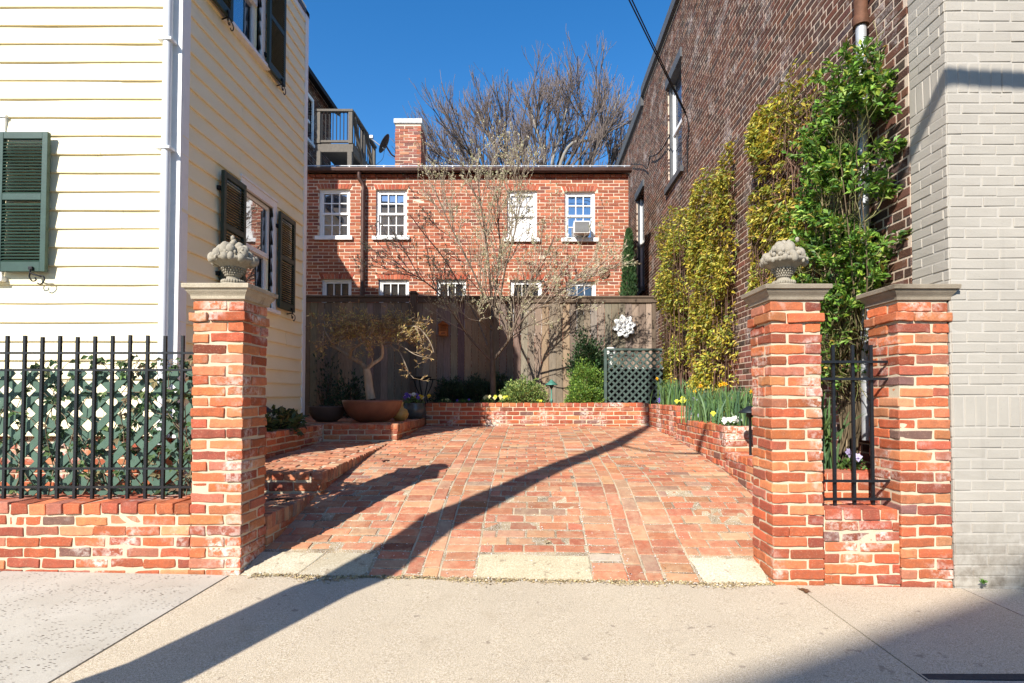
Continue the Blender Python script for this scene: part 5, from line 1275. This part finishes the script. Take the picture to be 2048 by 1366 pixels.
# ------------------------------------------------------------------ vines on the right wall
YEL = [(.50, .42, .055), (.38, .38, .06), (.26, .32, .05), (.58, .46, .08), (.15, .20, .04), (.29, .15, .05)]
def noise3(p, s, seed=0):
    k = np.random.default_rng(seed).normal(0, s, (5, 3)); f = np.random.default_rng(seed + 1).uniform(0, 6.3, 5); return np.sin(p @ k.T + f).sum(1) / 3
def vine(label, y0, y1, zb, zt_fn, thick, n, size, pal, wts, sparse=None, stems=36, xw=RXW, bare=None, seed=1, edge=.06):
    th = thing('climbing_vine', label, 'vine', (xw - .05, (y0 + y1) / 2, zb))
    m = n * 3; y = rng.uniform(y0, y1, m); ztop = zt_fn(y); z = zb + (ztop - zb) * rng.random(m)
    dep = rng.random(m) ** .7
    env = thick * (.55 + .45 * np.clip(np.minimum(y - y0, y1 - y) / .15, 0, 1)) * (.8 + .3 * noise3(np.stack([y * 0, y, z], 1), 3.5, seed))
    x = xw - .02 - env * dep
    p = np.stack([x, y, z], 1)
    d = noise3(p, 5.5, seed + 3) + .8 * noise3(p, 14, seed + 9)
    keep = d > -.08
    wob = edge * noise3(np.stack([z * 0, z * 0, z], 1), 6, seed + 5); keep &= (y > y0 + np.abs(wob)) & (y < y1 - np.abs(wob)) & (z < ztop - np.abs(edge * noise3(np.stack([y * 0, y, y], 1), 9, seed)))
    if bare is not None: keep &= rng.random(m) > bare(y, z)
    p = p[keep][:n]; m = len(p)
    tip = np.stack([-.7 + rng.normal(0, .5, m), rng.normal(0, .7, m), -.35 + rng.normal(0, .55, m)], 1); nr = np.stack([-np.ones(m), rng.normal(0, .4, m), .7 + rng.normal(0, .5, m)], 1)
    c = pick(pal, m, wts, .18); big = noise3(p, 3.2, seed + 20); c = c * (1 + .28 * np.clip(big, -1, 1))[:, None]
    mb = MB(); leaves(mb, p, tip, nr, size * rng.uniform(.6, 1.3, m), .24, np.clip(c, .01, .8)); mb.build('foliage', M['leaf'], th)
    mb = MB()
    for _ in range(stems):
        ya = rng.uniform(y0 + .08, y1 - .08); yb = np.clip(ya + rng.normal(0, .25), y0 + .03, y1 - .03); zt_ = float(zt_fn(np.array([yb]))[0]); zz = np.linspace(max(zb - .3, .5), zt_ - rng.uniform(.0, .8), 14)
        yy = np.interp(np.linspace(0, 1, 14), [0, 1], [ya, yb]) + rng.normal(0, .03, 14); xx = xw - .03 - thick * .55 * rng.random() - .015 * rng.random(14)
        mb.tube(np.stack([xx, yy, zz], 1), np.linspace(.008, .003, 14), 4, np.array((.20, .12, .085)) * rng.uniform(.6, 1.3))
    for _ in range(stems * 4):
        yy = rng.uniform(y0 + .04, y1 - .04); zt_ = float(zt_fn(np.array([yy]))[0]); zz = rng.uniform(zb, zt_ - .1); pts, rd = limb((xw - .03 - thick * rng.random() * .7, yy, zz), (-.15, rng.normal(0, .6), -.7 + rng.normal(0, .5)), rng.uniform(.15, .5), .0035, .002, 4, .25)
        mb.tube(pts, rd, 3, np.array((.22, .14, .10)) * rng.uniform(.6, 1.4))
    mb.build('stem', M['twig'], th)
zA = lambda Y: P(1064, 0, 1).z * 0
def hz(px, py, X): return PX(px, py, X).z
t2 = hz(1415, 330, 2.42)
vine('yellow green vine column at the corner of the wooden fence', 9.15, 10.35, 1.15, lambda y: np.full_like(y, P(1335, 415, 9.7).z) - .25 * np.abs((y - 9.7)) ** 2 * 2, .46, 6000, .068, YEL, (4, 4, 3, 2, 2, .7), seed=3, xw=2.62)
vine('yellow green vine column with a rounded top midway along the dark brick wall', 7.1, 8.95, .95, lambda y: t2 + .12 - .5 * np.clip(y - 8.0, 0, 2) ** 1.5, .26, 9500, .068, YEL, (5, 4, 3, 3, 1.5, .7), seed=11, bare=lambda y, z: np.where((z < 2.2) & (y < 7.6), .45, .05))
t3 = hz(1600, 140, 2.42)
vine('tall yellow vine with bare brown stems behind the stone fruit basket', 4.98, 6.45, 2.15, lambda y: 4.28 - .9 * np.clip(y - 5.9, 0, 3) ** 2, .24, 7500, .064, YEL, (5, 4, 2.5, 3, 2, 1), seed=23, bare=lambda y, z: np.where((y < 5.45) & (z > 3.0), .78, .12), stems=64)
# climbing rose
GRN = [(.13, .26, .035), (.19, .33, .045), (.075, .17, .03), (.32, .42, .06), (.38, .26, .06)]
th = thing('climbing_rose', 'fresh green climbing rose around the drainpipe between pillar and grey wall', 'vine', (2.55, 4.2, .6))
mb = MB(); canes = []
root = np.array([2.54, 4.55, .60])
for k in range(34):
    tgt = np.array([2.40 + rng.uniform(-.1, .12), rng.uniform(4.0, 4.85), rng.choice([rng.uniform(1.9, 2.8), rng.uniform(2.5, 3.55)])]); tgt = np.array([2.40, dp.y + rng.normal(0, .12), rng.uniform(3.2, 3.75)]) if k % 4 == 1 else tgt; mid = root * .5 + tgt * .5 + np.array([-.05, rng.normal(0, .15), .1])
    pts = along([root + rng.normal(0, .04, 3) * [1, 1, 0], root + np.array([0, rng.normal(0, .08), .5]), mid, tgt], 16); pts[:, 0] = np.minimum(pts[:, 0], 2.6); canes.append(rr(pts, rng.uniform(.006, .011), .003))
s1 = sub(canes, 9, (.25, .65), (.006, .003), .8, .0, .18, 6, .32, 1.0)
for L in (s1,):
    for i, (pts, rd) in enumerate(L): pts[:, 0] = np.clip(pts[:, 0], 2.28 + .1 * rng.random(), 2.60); pts[:, 1] = np.clip(pts[:, 1], 3.93 + .1 * rng.random(), 4.85 - .1 * rng.random())
s2 = sub(s1, 4, (.08, .2), (.0035, .002), .8, .02, .15, 4, .3)
tubes(mb, canes[:3], 7, (.34, .26, .16)); tubes(mb, canes[3:], 6, (.12, .09, .055)); tubes(mb, s1, 4, (.22, .20, .09)); tubes(mb, s2, 3, (.2, .22, .08)); mb.build('stem', M['twig'], th)
p, d = ends(s1 + s2, 4, .1); n = len(p); p[:, 1] = np.clip(p[:, 1], 3.86, 4.9); p[:, 0] = np.minimum(p[:, 0], 2.62); kk = (p[:, 2] > 1.72 + .2 * rng.random(n)) | (rng.random(n) < .10); p, d = p[kk], d[kk]; n = len(p)
mb = MB()
gap = noise3(p, 5.0, 77) > -.50; p, d = p[gap], d[gap]; n = len(p)
for off in (-.9, -.35, .35, .9, 0):
    k = rng.random(n) < .80; q = p[k]; dd = d[k]; m = len(q); sd = unit(np.cross(dd, rng.normal(0, 1, (m, 3)) + [0, 0, 1.5])); tp = dd * (1 - abs(off) * .7) + sd * off + rng.normal(0, .18, (m, 3)) + [-.15, -.1, -.12]
    c = pick(GRN, m, (4, 4, 4, 2.2, .6), .2)
    leaves(mb, q + dd * .02 * (1 - abs(off)) + rng.normal(0, .012, (m, 3)), tp, np.stack([-np.ones(m) * .6, -np.ones(m) * .4, np.ones(m)], 1) + rng.normal(0, .35, (m, 3)), rng.uniform(.035, .068, m), .27, c)
mb.build('foliage', M['leaf'], th)
# ------------------------------------------------------------------ shrubs
def shrub(name, label, c, r, n, size, pal, wts=None, wr=.25, cat='shrub', upw=.5, hollow=.5, lump=.25, seed=1, mat='leaf', stems=14):
    c = np.array(c, float); r = np.array(r, float); th = thing(name, label, cat, tuple(c))
    d = rand_dir(n); d[:, 2] = np.abs(d[:, 2]) * 1.0 - .15 * rng.random(n); d = unit(d)
    R_ = (hollow + (1 - hollow) * rng.random(n) ** .6) * (1 + lump * noise3(d, 4.5, seed) + .12 * noise3(d, 11, seed + 4))
    p = c + d * r * R_[:, None]; p[:, 2] = np.maximum(p[:, 2], c[2] - .01)
    mb = MB(); tip = d * .8 + rng.normal(0, .5, (n, 3)) + [0, -.1, upw]; leaves(mb, p, tip, rand_dir(n) * .6 + [0, -.3, 1], size * rng.uniform(.6, 1.3, n), wr, pick(pal, n, wts, .18)); mb.build('foliage', M[mat], th)
    mb = MB()
    for _ in range(stems): e = c + unit(rng.normal(0, 1, 3) * [1, 1, .4] + [0, 0, .9]) * r * .85; pts = along([c + rng.normal(0, .02, 3) * [1, 1, 0] - [0, 0, .03], c * .5 + e * .5 + rng.normal(0, .03, 3), e], 8); mb.tube(pts, np.linspace(.010, .003, len(pts)), 5, np.array((.14, .10, .07)) * rng.uniform(.7, 1.2))
    mb.build('stem', M['twig'], th); return th
AZ = [(.18, .27, .07), (.26, .34, .09), (.12, .20, .06), (.36, .40, .13)]
BX = [(.14, .26, .045), (.21, .34, .055), (.08, .17, .035), (.30, .40, .08)]
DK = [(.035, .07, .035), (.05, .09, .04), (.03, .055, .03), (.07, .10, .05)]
HO = [(.035, .085, .03), (.05, .11, .035), (.025, .06, .025), (.10, .15, .06)]
def sp(px, py, Y): v = P(px, py, Y); return v.x
shrub('azalea', 'light green azalea mound beside the dogwood trunk in the sunny planter', (sp(1047, 790, 9.5), 9.5, zback - .02), (.40, .28, .40), 3600, .045, AZ, seed=2)
shrub('boxwood', 'bright green boxwood mound low against the lattice screen', (sp(1168, 790, 9.4), 9.4, zback), (.30, .24, .30), 4200, .034, BX, seed=5, wr=.32)
shrub('boxwood', 'rounded bright green boxwood in the middle of the group beside the lattice', (sp(1172, 740, 9.55), 9.55, zback + .22), (.31, .24, .45), 4600, .034, BX, seed=8, wr=.32)
shrub('holly_shrub', 'dark glossy holly standing tallest behind the boxwood beside the lattice', (sp(1178, 690, 9.75), 9.75, zback + .45), (.36, .22, .76), 3400, .055, HO, seed=9, hollow=.35, lump=.3)
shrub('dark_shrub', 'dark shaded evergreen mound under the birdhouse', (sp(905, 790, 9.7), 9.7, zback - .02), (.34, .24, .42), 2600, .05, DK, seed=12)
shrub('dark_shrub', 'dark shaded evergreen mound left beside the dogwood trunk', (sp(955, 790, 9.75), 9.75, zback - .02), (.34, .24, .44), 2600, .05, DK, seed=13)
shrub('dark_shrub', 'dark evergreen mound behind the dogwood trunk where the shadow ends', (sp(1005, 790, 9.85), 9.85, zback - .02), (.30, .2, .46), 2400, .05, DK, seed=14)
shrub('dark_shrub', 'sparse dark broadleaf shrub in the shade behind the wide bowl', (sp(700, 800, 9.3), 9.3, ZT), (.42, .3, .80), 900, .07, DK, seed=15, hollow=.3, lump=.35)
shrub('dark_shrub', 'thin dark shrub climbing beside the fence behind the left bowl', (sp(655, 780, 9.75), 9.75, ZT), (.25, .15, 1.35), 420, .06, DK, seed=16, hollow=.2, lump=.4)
HB = [(.06, .085, .03), (.10, .13, .04), (.15, .15, .05), (.04, .06, .025)]
for i, (y, s, lab) in enumerate(((6.75, .17, 'hellebore with drooping green leaves at the far end of the house bed'), (6.35, .22, 'tall green hellebore clump midway along the house bed'), (5.95, .15, 'low dark leaved hellebore beside the dark path light'), (5.5, .16, 'dark low hellebore in the house bed right behind the gate pillar'))):
    shrub('hellebore', lab, (-2.86, y, .72), (s * .9, s, s * 1.2), 260, .085, HB, seed=20 + i, hollow=.25, wr=.28, cat='plant', upw=.1, stems=8)
# ivy through the lattice
IV = [(.055, .10, .04), (.08, .14, .05), (.035, .07, .03), (.16, .22, .08), (.28, .22, .12), (.36, .32, .20)]
th = thing('ivy', 'straggling green ivy woven through the lattice and the iron fence', 'ivy', (-2.9, 3.9, .4)); vines = []
for k in range(34):
    x0_ = rng.uniform(-3.9, -2.2) if k > 10 else rng.uniform(-2.8, -2.2); p0 = np.array([x0_, rng.uniform(3.86, 3.98), .42]); pts = [p0]; dd = np.array([rng.normal(0, .5), 0, 1.0])
    top = 1.40 if x0_ > -3.3 else rng.uniform(.8, 1.42)
    for i in range(18):
        dd = dd + rng.normal(0, .35, 3) * [1, .0, .6]; dd[2] += .05; dd = dd / np.linalg.norm(dd); q = pts[-1] + dd * .075; q[1] = np.clip(q[1] + rng.normal(0, .02), 3.85, 3.99)
        if q[2] > top: q[2] = top - rng.uniform(0, .03); dd[2] *= -.3
        q[0] = np.clip(q[0], -4.2, -2.17); pts.append(q)
    vines.append((np.array(pts), np.linspace(.005, .002, len(pts))))
mb = MB(); tubes(mb, vines, 5, (.26, .20, .13)); mb.build('stem', M['twig'], th)
p, d = ends(vines, 11, .05); n = len(p); p = p + rng.normal(0, .025, (n, 3)) * [1, .6, 1]; c = pick(IV, n, (4, 4, 3, 2, 1, .6), .2); mb = MB()
for a in (-1.0, 0, 1.0):
    tp = np.stack([np.sin(a) + rng.normal(0, .25, n), -.4 + rng.normal(0, .2, n), -np.cos(a) * .8 + rng.normal(0, .35, n)], 1); leaves(mb, p, tp, np.stack([rng.normal(0, .25, n), -np.ones(n), np.ones(n) * .3], 1), rng.uniform(.028, .055, n), .32, c)
mb.build('foliage', M['leaf'], th)
# ------------------------------------------------------------------ daffodils, pansies and other small plants
def blades(mb, c, n, h, spread, lean=.25, w=.007, col=[(.10, .19, .075), (.13, .23, .09), (.08, .16, .085), (.16, .27, .08)]):
    cs = pick(col, n, None, .15); K = 6
    for i in range(n):
        b = np.array(c) + rng.normal(0, 1, 3) * [spread, spread, 0]; az = rng.uniform(0, 6.3); le = abs(rng.normal(0, lean)); H = h * rng.uniform(.65, 1.1); t = np.linspace(0, 1, K)
        o = np.array([math.cos(az), math.sin(az), 0]); s = np.array([-o[1], o[0], 0]); s = s * math.cos(.9) + o * math.sin(.9) * 0; f = rng.normal(0, .5); s = np.array([math.cos(f), math.sin(f), 0])
        ctr = b + np.outer(H * (t - .12 * le * t ** 3), [0, 0, 1]) + np.outer(H * le * t ** 2, o); ww = w * np.array([.8, 1, 1, .95, .75, .15]) * rng.uniform(.8, 1.25)
        V = np.stack([ctr - s * ww[:, None], ctr + s * ww[:, None]], 1).reshape(-1, 3); Q = np.array([[2 * k, 2 * k + 1, 2 * k + 3, 2 * k + 2] for k in range(K - 1)]); mb.add(V, Q, cs[i] * np.array([1, 1, 1]), 0)
def daff_flower(mb, p, f, s=.026):
    f = unit(np.array(f, float)); a = unit(np.cross(f, [0, 0, 1.0])); b = np.cross(a, f)
    for k in range(6):
        an = k * math.pi / 3; d = a * math.cos(an) + b * math.sin(an); leaves(mb, [p], [d + f * .15], [f], s, .28, [(.80, .52, .03)], .1)
    pts = [np.array(p) + f * (t * s * .6) for t in (0, .5, 1)]; mb.tube(pts, [s * .28, s * .26, s * .36], 8, (.85, .42, .02), 0, False)
def daffodils(label, c, n, h, spread, nf, w=.0075):
    th = thing('daffodil_clump', label, 'flowers', c); mb = MB(); blades(mb, c, n, h, spread, .26, w); mb.build('foliage', M['leaf'], th)
    for i in range(nf):
        b = np.array(c) + rng.normal(0, 1, 3) * [spread * 1.2, spread * 1.2, 0]; H = h * rng.uniform(.85, 1.12); e = b + [rng.normal(0, .04), rng.normal(0, .04), H]; mb = MB(); mb.tube(along([b, b * .5 + e * .5 + rng.normal(0, .01, 3), e], 8), .003, 5, (.14, .24, .07)); fdir = (rng.normal(-.3, .5), -1, -.05); daff_flower(mb, e + unit(np.array(fdir)) * .012, fdir, .030); mb.build('flower', M['petal'], th)
a = PX(1335, 800, 2.10); daffodils('daffodil clump in the tallest planter tier beside the lattice screen', (2.08, 8.35, zfar - .03), 110, .40, .10, 1)
daffodils('short daffodil clump at the near end of the tallest planter tier', (2.22, 7.75, zfar - .03), 50, .26, .07, 1)
daffodils('daffodil clump at the far end of the middle planter tier, below yellow vine', (2.05, 6.75, zmid - .03), 120, .40, .10, 1)
daffodils('dense daffodil clump with several yellow flowers in the middle planter tier', (2.15, 6.2, zmid - .03), 150, .42, .11, 3)
daffodils('daffodil clump at the near end of the middle planter tier behind the gate pillar', (2.10, 5.72, zmid - .03), 120, .40, .08, 2)
daffodils('tall daffodil clump seen through the iron grille between the pillars', (2.13, 4.32, znear - .03), 150, .56, .07, 2, .010)
PCOL = {'white': [(.80, .79, .74)], 'yellow': [(.80, .58, .05)], 'purple': [(.16, .10, .50)], 'lavender': [(.55, .50, .75)], 'cream': [(.75, .68, .32)], 'lime': [(.55, .58, .06)]}
def pansies(label, c, r, nl, flowers, size=.030, h=.10, name='pansy_plant'):
    th = thing(name, label, 'flowers', c); c = np.array(c, float); d = rand_dir(nl); d[:, 2] = np.abs(d[:, 2]); p = c + d * np.array([r, r, h]) * rng.random((nl, 1)) ** .4
    mb = MB(); leaves(mb, p, d + rng.normal(0, .5, (nl, 3)) + [0, 0, .3], rand_dir(nl) * .5 + [0, 0, 1], rng.uniform(.025, .05, nl), .28, pick([(.07, .15, .04), (.10, .20, .05), (.14, .24, .06)], nl, None, .2)); mb.build('foliage', M['leaf'], th)
    for col, k in flowers:
        for _ in range(k):
            q = c + np.array([rng.normal(0, r * .55), rng.normal(-r * .25, r * .4), h * rng.uniform(.85, 1.35)]); f = unit(np.array([rng.normal(-.1, .4), -1, rng.uniform(.1, .6)])); a = unit(np.cross(f, [0, 0, 1.0])); b = np.cross(a, f); mb = MB(); s = size * rng.uniform(.8, 1.2)
            for an in (.3, 1.2, 1.95, 2.85, 4.71): dd = a * math.cos(an) + b * math.sin(an); leaves(mb, [q], [dd + f * .1], [f], s, .46, pick(PCOL[col], 1, None, .08), .05)
            leaves(mb, [q + f * .003], [-b], [f], s * .45, .4, [(.07, .03, .10) if col in ('yellow', 'lavender', 'purple') else (.75, .55, .06)], .05); mb.build('flower', M['petal'], th)
pansies('mixed yellow, white and purple pansies overflowing the blue grey pot', (bp.x, 8.82, ZT + .235), .15, 160, (('yellow', 4), ('white', 5), ('purple', 9)), .036, .11)
def pp(px, Y): return (P(px, 800, Y).x, Y, zback - .02)
pansies('small cream pansy at the shaded end of the back planter', pp(890, 9.28), .10, 70, (('cream', 4),), .026, .07)
pansies('pale yellow pansies at the foot of the dogwood trunk', pp(975, 9.27), .12, 90, (('cream', 6),), .034, .09)
pansies('lime yellow pansies in the planter below the azalea', pp(1016, 9.26), .15, 120, (('lime', 6), ('cream', 3)), .032, .10)
pansies('low green groundcover pansy along the shaded planter edge', pp(930, 9.27), .16, 120, (('purple', 2),), .026, .06)
pansies('tiny yellow green pansy beside the green path light', pp(1078, 9.25), .10, 70, (('lime', 3),), .024, .05)
pansies('purple hyacinth like pansy below the lattice screen corner', (PXR + .12, 8.6, zfar - .03), .08, 60, (('purple', 9),), .026, .08)
pansies('yellow primrose and lavender pansy at the end of the tallest tier', (2.02, 7.55, zfar - .03), .12, 110, (('lime', 7), ('lavender', 3)), .036, .10)
pansies('lavender pansy under the daffodils of the middle tier', (PXR + .12, 6.72, zmid - .03), .07, 50, (('lavender', 3),), .034, .08)
pansies('yellow pansies with dark faces under the middle daffodils', (2.03, 5.95, zmid - .03), .10, 90, (('yellow', 5), ('lime', 4)), .036, .12)
pansies('bright white pansies at the near edge of the middle tier', (PXR + .13, 5.64, zmid - .03), .10, 120, (('white', 16),), .028, .08)
pansies('orange yellow pansy low behind the iron grille beside the pillar', (1.90, 4.24, znear - .03), .07, 90, (('yellow', 2),), .036, .13)
pansies('pale lavender pansy with fresh leaves behind the iron grille', (2.36, 4.20, znear - .03), .11, 150, (('lavender', 3),), .036, .11)
# weeds, leaves on the paving
th = thing('weed', 'tiny green weed growing at the foot of the grey painted wall', 'weed', (P(1968, 1163, 3.52).x, 3.55, -.06)); mb = MB(); c = np.array(P(1968, 1165, 3.54)); n = 26; d = rand_dir(n) * [1, .6, .5] + [0, -.2, .5]
leaves(mb, np.tile(c, (n, 1)), d, rand_dir(n) + [0, 0, 1], rng.uniform(.018, .035, n), .2, pick([(.12, .25, .05)], n, None, .2)); mb.build('leaves', M['leaf'], th)
def dead_leaf(label, px, py, Y, s, col):
    c = np.array(P(px, py, Y)); c[2] = float(zg(c[0], c[1])) + .006; mb = MB(); n = 7; a = np.linspace(-1.9, 1.9, n) + rng.normal(0, .1, n); leaves(mb, np.tile(c, (n, 1)), np.stack([np.cos(a), np.sin(a), .12 * np.ones(n)], 1), np.tile([0, 0, 1.0], (n, 1)), s * rng.uniform(.7, 1.1, n), .18, pick([col], n, None, .1)); o = mb.build('dead_leaf', M['leaf_dry'], None, tuple(c)); props(o, label, 'leaf', 'dead leaves blown over the paving', 'thing')
dead_leaf('brown lobed oak leaf lying on the sidewalk before the low wall', 1608, 1183, 3.45, .055, (.20, .10, .05))
dead_leaf('curled tan leaf lying on the front bricks of the drive', 1093, 1081, 4.05, .045, (.50, .40, .25))
dead_leaf('dark curled leaf lying on the drive beside the long pillar shadow', 768, 941, 5.9, .07, (.12, .07, .05))
n = 1500; mb = MB(); x = rng.uniform(-1.8, 1.8, n); y = 3.6 + 5.2 * rng.random(n) ** 1.8; k = rng.random(n) < .45; x[k] = rng.choice([-.36, .39, .618, .85, -.705, -1.04, 1.066], k.sum()) + rng.normal(0, .012, k.sum())
p = np.stack([x, y, zg(x, y) + .004], 1); leaves(mb, p, rand_dir(n) * [1, 1, .2], np.tile([0, 0, 1.0], (n, 1)) + rng.normal(0, .3, (n, 3)), rng.uniform(.006, .016, n), .35, pick([(.75, .72, .68), (.6, .5, .35), (.25, .16, .1)], n, (5, 2, 1)))
props(mb.build('fallen_petals', M['petal']), kind='stuff')
n = 5200; mb = MB(); x = rng.uniform(-1.75, 1.52, n); dens = np.abs(np.sin(x * 3.7) + .6 * np.sin(x * 9.1 + 1)); y = 3.578 - np.abs(rng.normal(0, .03, n)) * (.3 + dens) + np.abs(rng.normal(0, .012, n))
p = np.stack([x, y, zg(x, np.minimum(y, 3.57)) + .002 + rng.uniform(0, .006, n)], 1); leaves(mb, p, rand_dir(n) * [1, 1, .3], np.tile([0, 0, 1.0], (n, 1)) + rng.normal(0, .4, (n, 3)), rng.uniform(.006, .018, n), .4, pick([(.62, .50, .28), (.50, .40, .24), (.70, .66, .58), (.22, .16, .10)], n, (6, 4, 2, 1.5)))
props(mb.build('grit', M['slabstone']), kind='stuff')
# ------------------------------------------------------------------ things across the street that throw the long shadows
tree = thing('street_tree', 'bare street tree standing at the kerb, throwing its trunk shadow over the drive', 'tree', (-2.35, .8, -.1))
Yk = .8
def back(px, py, Y=None, X=None, ground=True):
    if ground:
        r = ray(px, py); s = 1.0
        for _ in range(200):
            lo, hi = 1.2, 12.0
            for _i in range(60):
                m_ = (lo + hi) / 2; q = r * (m_ / r.y); zz = CH + q.z
                if zz > float(zg(q.x, m_)): lo = m_
                else: hi = m_
            break
        q = r * (lo / r.y); pt = Vector((q.x, lo, CH + q.z))
    elif Y is not None: pt = P(px, py, Y)
    else: pt = PX(px, py, X)
    s = (pt.y - Yk) / SUN.y; return pt - SUN * s
tp = [(318, 1341, 193), (460, 1270, 170), (642, 1180, 150), (770, 1118, 112), (873, 1046, 92), (948, 1012, 78), (1027, 973, 66), (1137, 925, 50), (1236, 887, 38), (1296, 853, 20)]
pts, rad = [], []
for (a, b, w) in tp:
    q = back(a, b); l, r_ = back(a - w / 2, b), back(a + w / 2, b); pts.append(np.array(q)); dX = abs(r_.x - l.x); rad.append(dX / 2 * .95)
q = back(1293, 812, 9.05, None, False); pts.append(np.array(q)); rad.append(rad[-1] * .9)
lowp = pts[0].copy(); d0 = pts[0] - pts[1]; pts = [np.array([lowp[0] - .05, Yk, -.2]), np.array([lowp[0] - .03, Yk, lowp[2] * .5])] + pts; rad = [rad[0] * 1.25, rad[0] * 1.08] + rad
0 and print('tree', [tuple(np.round(p, 2)) for p in pts], np.round(rad, 3))
pts = np.array(pts); pts[:, 1] = Yk
top = pts[-1]; pts = np.vstack([pts, top + [.05, .0, 1.2], top + [.0, .1, 2.6]]); rad = np.array(rad + [rad[-1] * .7, rad[-1] * .4])
mb = MB(); mb.tube(pts, rad, 16, (.2, .16, .12))
lb = [back(1236, 889), back(1300, 902), back(1390, 907), back(1402, 878, None, PXR, False), back(1413, 851, None, PXR, False)]
lb = np.array([np.array(v) for v in lb]); lb[:, 1] = Yk
g1 = np.array(back(1891, 150, 3.575, None, False)); g2 = np.array(back(2048, 160, 3.575, None, False)); g1[1] = g2[1] = Yk
mb.tube(along(list(lb), 16), np.interp(np.linspace(0, 1, 17), [0, .3, .55, 1], [.03, .016, .045, .045]), 8, (.2, .16, .12))
mb.build('trunk', M['bark'], tree)
arm = thing('street_lamp', 'grey street lamp on the kerb whose arm shades the grey wall', 'street lamp', (3.4, .8, -.1))
mb = MB(); mb.tube([(3.4, Yk, -.1), (3.4, Yk, g1[2] + .05)], [.07, .05], 12); mb.build('post', M['grey_trim'], arm)
mb = MB(); mb.tube(along([(3.4, Yk, g2[2] + .0), tuple(g2), tuple(g1)], 10), [.05] * 11 if False else .045, 10); mb.tube(along([tuple(g1 + [.02, 0, .0]), tuple(g1 + [-.35, 0, -.1])], 6), .05, 10); mb.build('arm', M['grey_trim'], arm)
mb = MB(); mb.lathe([(0, .09), (.07, .08), (.12, .0), (.10, -.05), (0, -.05)], tuple(g1 + [-.42, 0, -.1]), 18); mb.build('lamp_head', M['grey_trim'], arm)
# gabled house across the street
gh = thing('brick_house', 'gabled brick house across the street, shading the near corner of the sidewalk', 'house', (-3, -12, 0))
def back2(px, py, Yb):
    r = ray(px, py); lo = r * (-CH / r.z); pt = Vector((lo.x, lo.y, 0)); s = (pt.y - Yb) / SUN.y; return pt - SUN * s
ra, rb_ = back2(1424, 1366, -12), back2(1924, 1192, -12); sl = (rb_.z - ra.z) / (rb_.x - ra.x)
px_, pz_ = -3.2, rb_.z + (-3.2 - rb_.x) * sl; xe = -9.0; ze = pz_ - (px_ - xe) * sl
0 and print('rake', tuple(ra), tuple(rb_), sl, ze)
V = [(xe, -12, -.2), (2 * px_ - xe, -12, -.2), (2 * px_ - xe, -12, ze), (px_, -12, pz_), (xe, -12, ze)]; V += [(x, -20, z) for (x, y, z) in V]
mb = MB(); mb.add(V, [[4, 3, 2, 1, 0], [5, 6, 7, 8, 9], [0, 1, 6, 5], [1, 2, 7, 6], [0, 5, 9, 4]]); mb.build('wall', M['far_brick'], gh)
mb = MB(); n_ = .0
for (A, B_) in (((xe, ze), (px_, pz_)), ((px_, pz_), (2 * px_ - xe, ze))):
    W_ = [(A[0], -12.0, A[1]), (B_[0], -12.0, B_[1]), (B_[0], -20, B_[1]), (A[0], -20, A[1])]; W_ = [(x, y, z - .04) for (x, y, z) in W_] + [(x, y, z) for (x, y, z) in W_]
    mb.add(W_, np.array([[0, 1, 2, 3], [4, 7, 6, 5], [0, 4, 5, 1], [1, 5, 6, 2], [2, 6, 7, 3], [3, 7, 4, 0]]))
mb.build('roof', M['slate'], gh)
for (xw_, zw_) in ((-7.5, 2), (-5, 2), (-1.5, 2), (-7.5, 5.5), (-5, 5.5), (-1.5, 5.5)):
    mb = MB(); mb.box(xw_, xw_ + 1.0, -11.998, -11.96, zw_, zw_ + 1.8); w = mb.build('window', M['white'], gh); mb = MB(); mb.box(xw_ + .08, xw_ + .92, -11.958, -11.955, zw_ + .08, zw_ + 1.72); mb.build('pane', M['glass'], w)
# ------------------------------------------------------------------ camera, sun, sky
cam = bpy.data.cameras.new('camera'); co = bpy.data.objects.new('camera', cam); COL.objects.link(co)
cam.sensor_fit = 'HORIZONTAL'; cam.sensor_width = 36.0; cam.lens = F / 2048 * 36.0
cam.shift_x = (1024 - CX) / 2048; cam.shift_y = (CY - 683) / 2048
cam.clip_start = .05; cam.clip_end = 2000
co.location = (0, 0, CH); co.rotation_euler = (math.radians(90) + TH, 0, 0)
scene.camera = co
sl_ = bpy.data.lights.new('sun', 'SUN'); so = bpy.data.objects.new('sun', sl_); COL.objects.link(so)
sl_.energy = SUN_E; sl_.angle = math.radians(.53); sl_.color = (1.0, .95, .875)
so.rotation_euler = SUN.to_track_quat('-Z', 'Y').to_euler()
w = bpy.data.worlds.new('World'); scene.world = w; w.use_nodes = True; nt = w.node_tree
sky = nt.nodes.new('ShaderNodeTexSky'); sky.sky_type = 'NISHITA'; sky.sun_disc = False
sky.sun_elevation = math.asin(-SUN.z); sky.sun_rotation = math.atan2(-SUN.x, -SUN.y) % (2 * math.pi)
sky.air_density = SKY_AIR; sky.dust_density = .3; sky.ozone_density = SKY_OZ; sky.altitude = 50
hs = nt.nodes.new('ShaderNodeHueSaturation'); hs.inputs['Saturation'].default_value = SKY_SAT; hs.inputs['Hue'].default_value = SKY_HUE
bg = nt.nodes['Background']; bg.inputs['Strength'].default_value = SKY_E
nt.links.new(sky.outputs[0], hs.inputs['Color']); nt.links.new(hs.outputs[0], bg.inputs['Color'])
scene.view_settings.view_transform = 'Standard'; scene.view_settings.look = 'None'; scene.view_settings.gamma = 1; scene.view_settings.exposure = EXPO
scene.cycles.max_bounces = 8; scene.cycles.diffuse_bounces = 4; scene.cycles.transparent_max_bounces = 8
scene.cycles.use_denoising = True
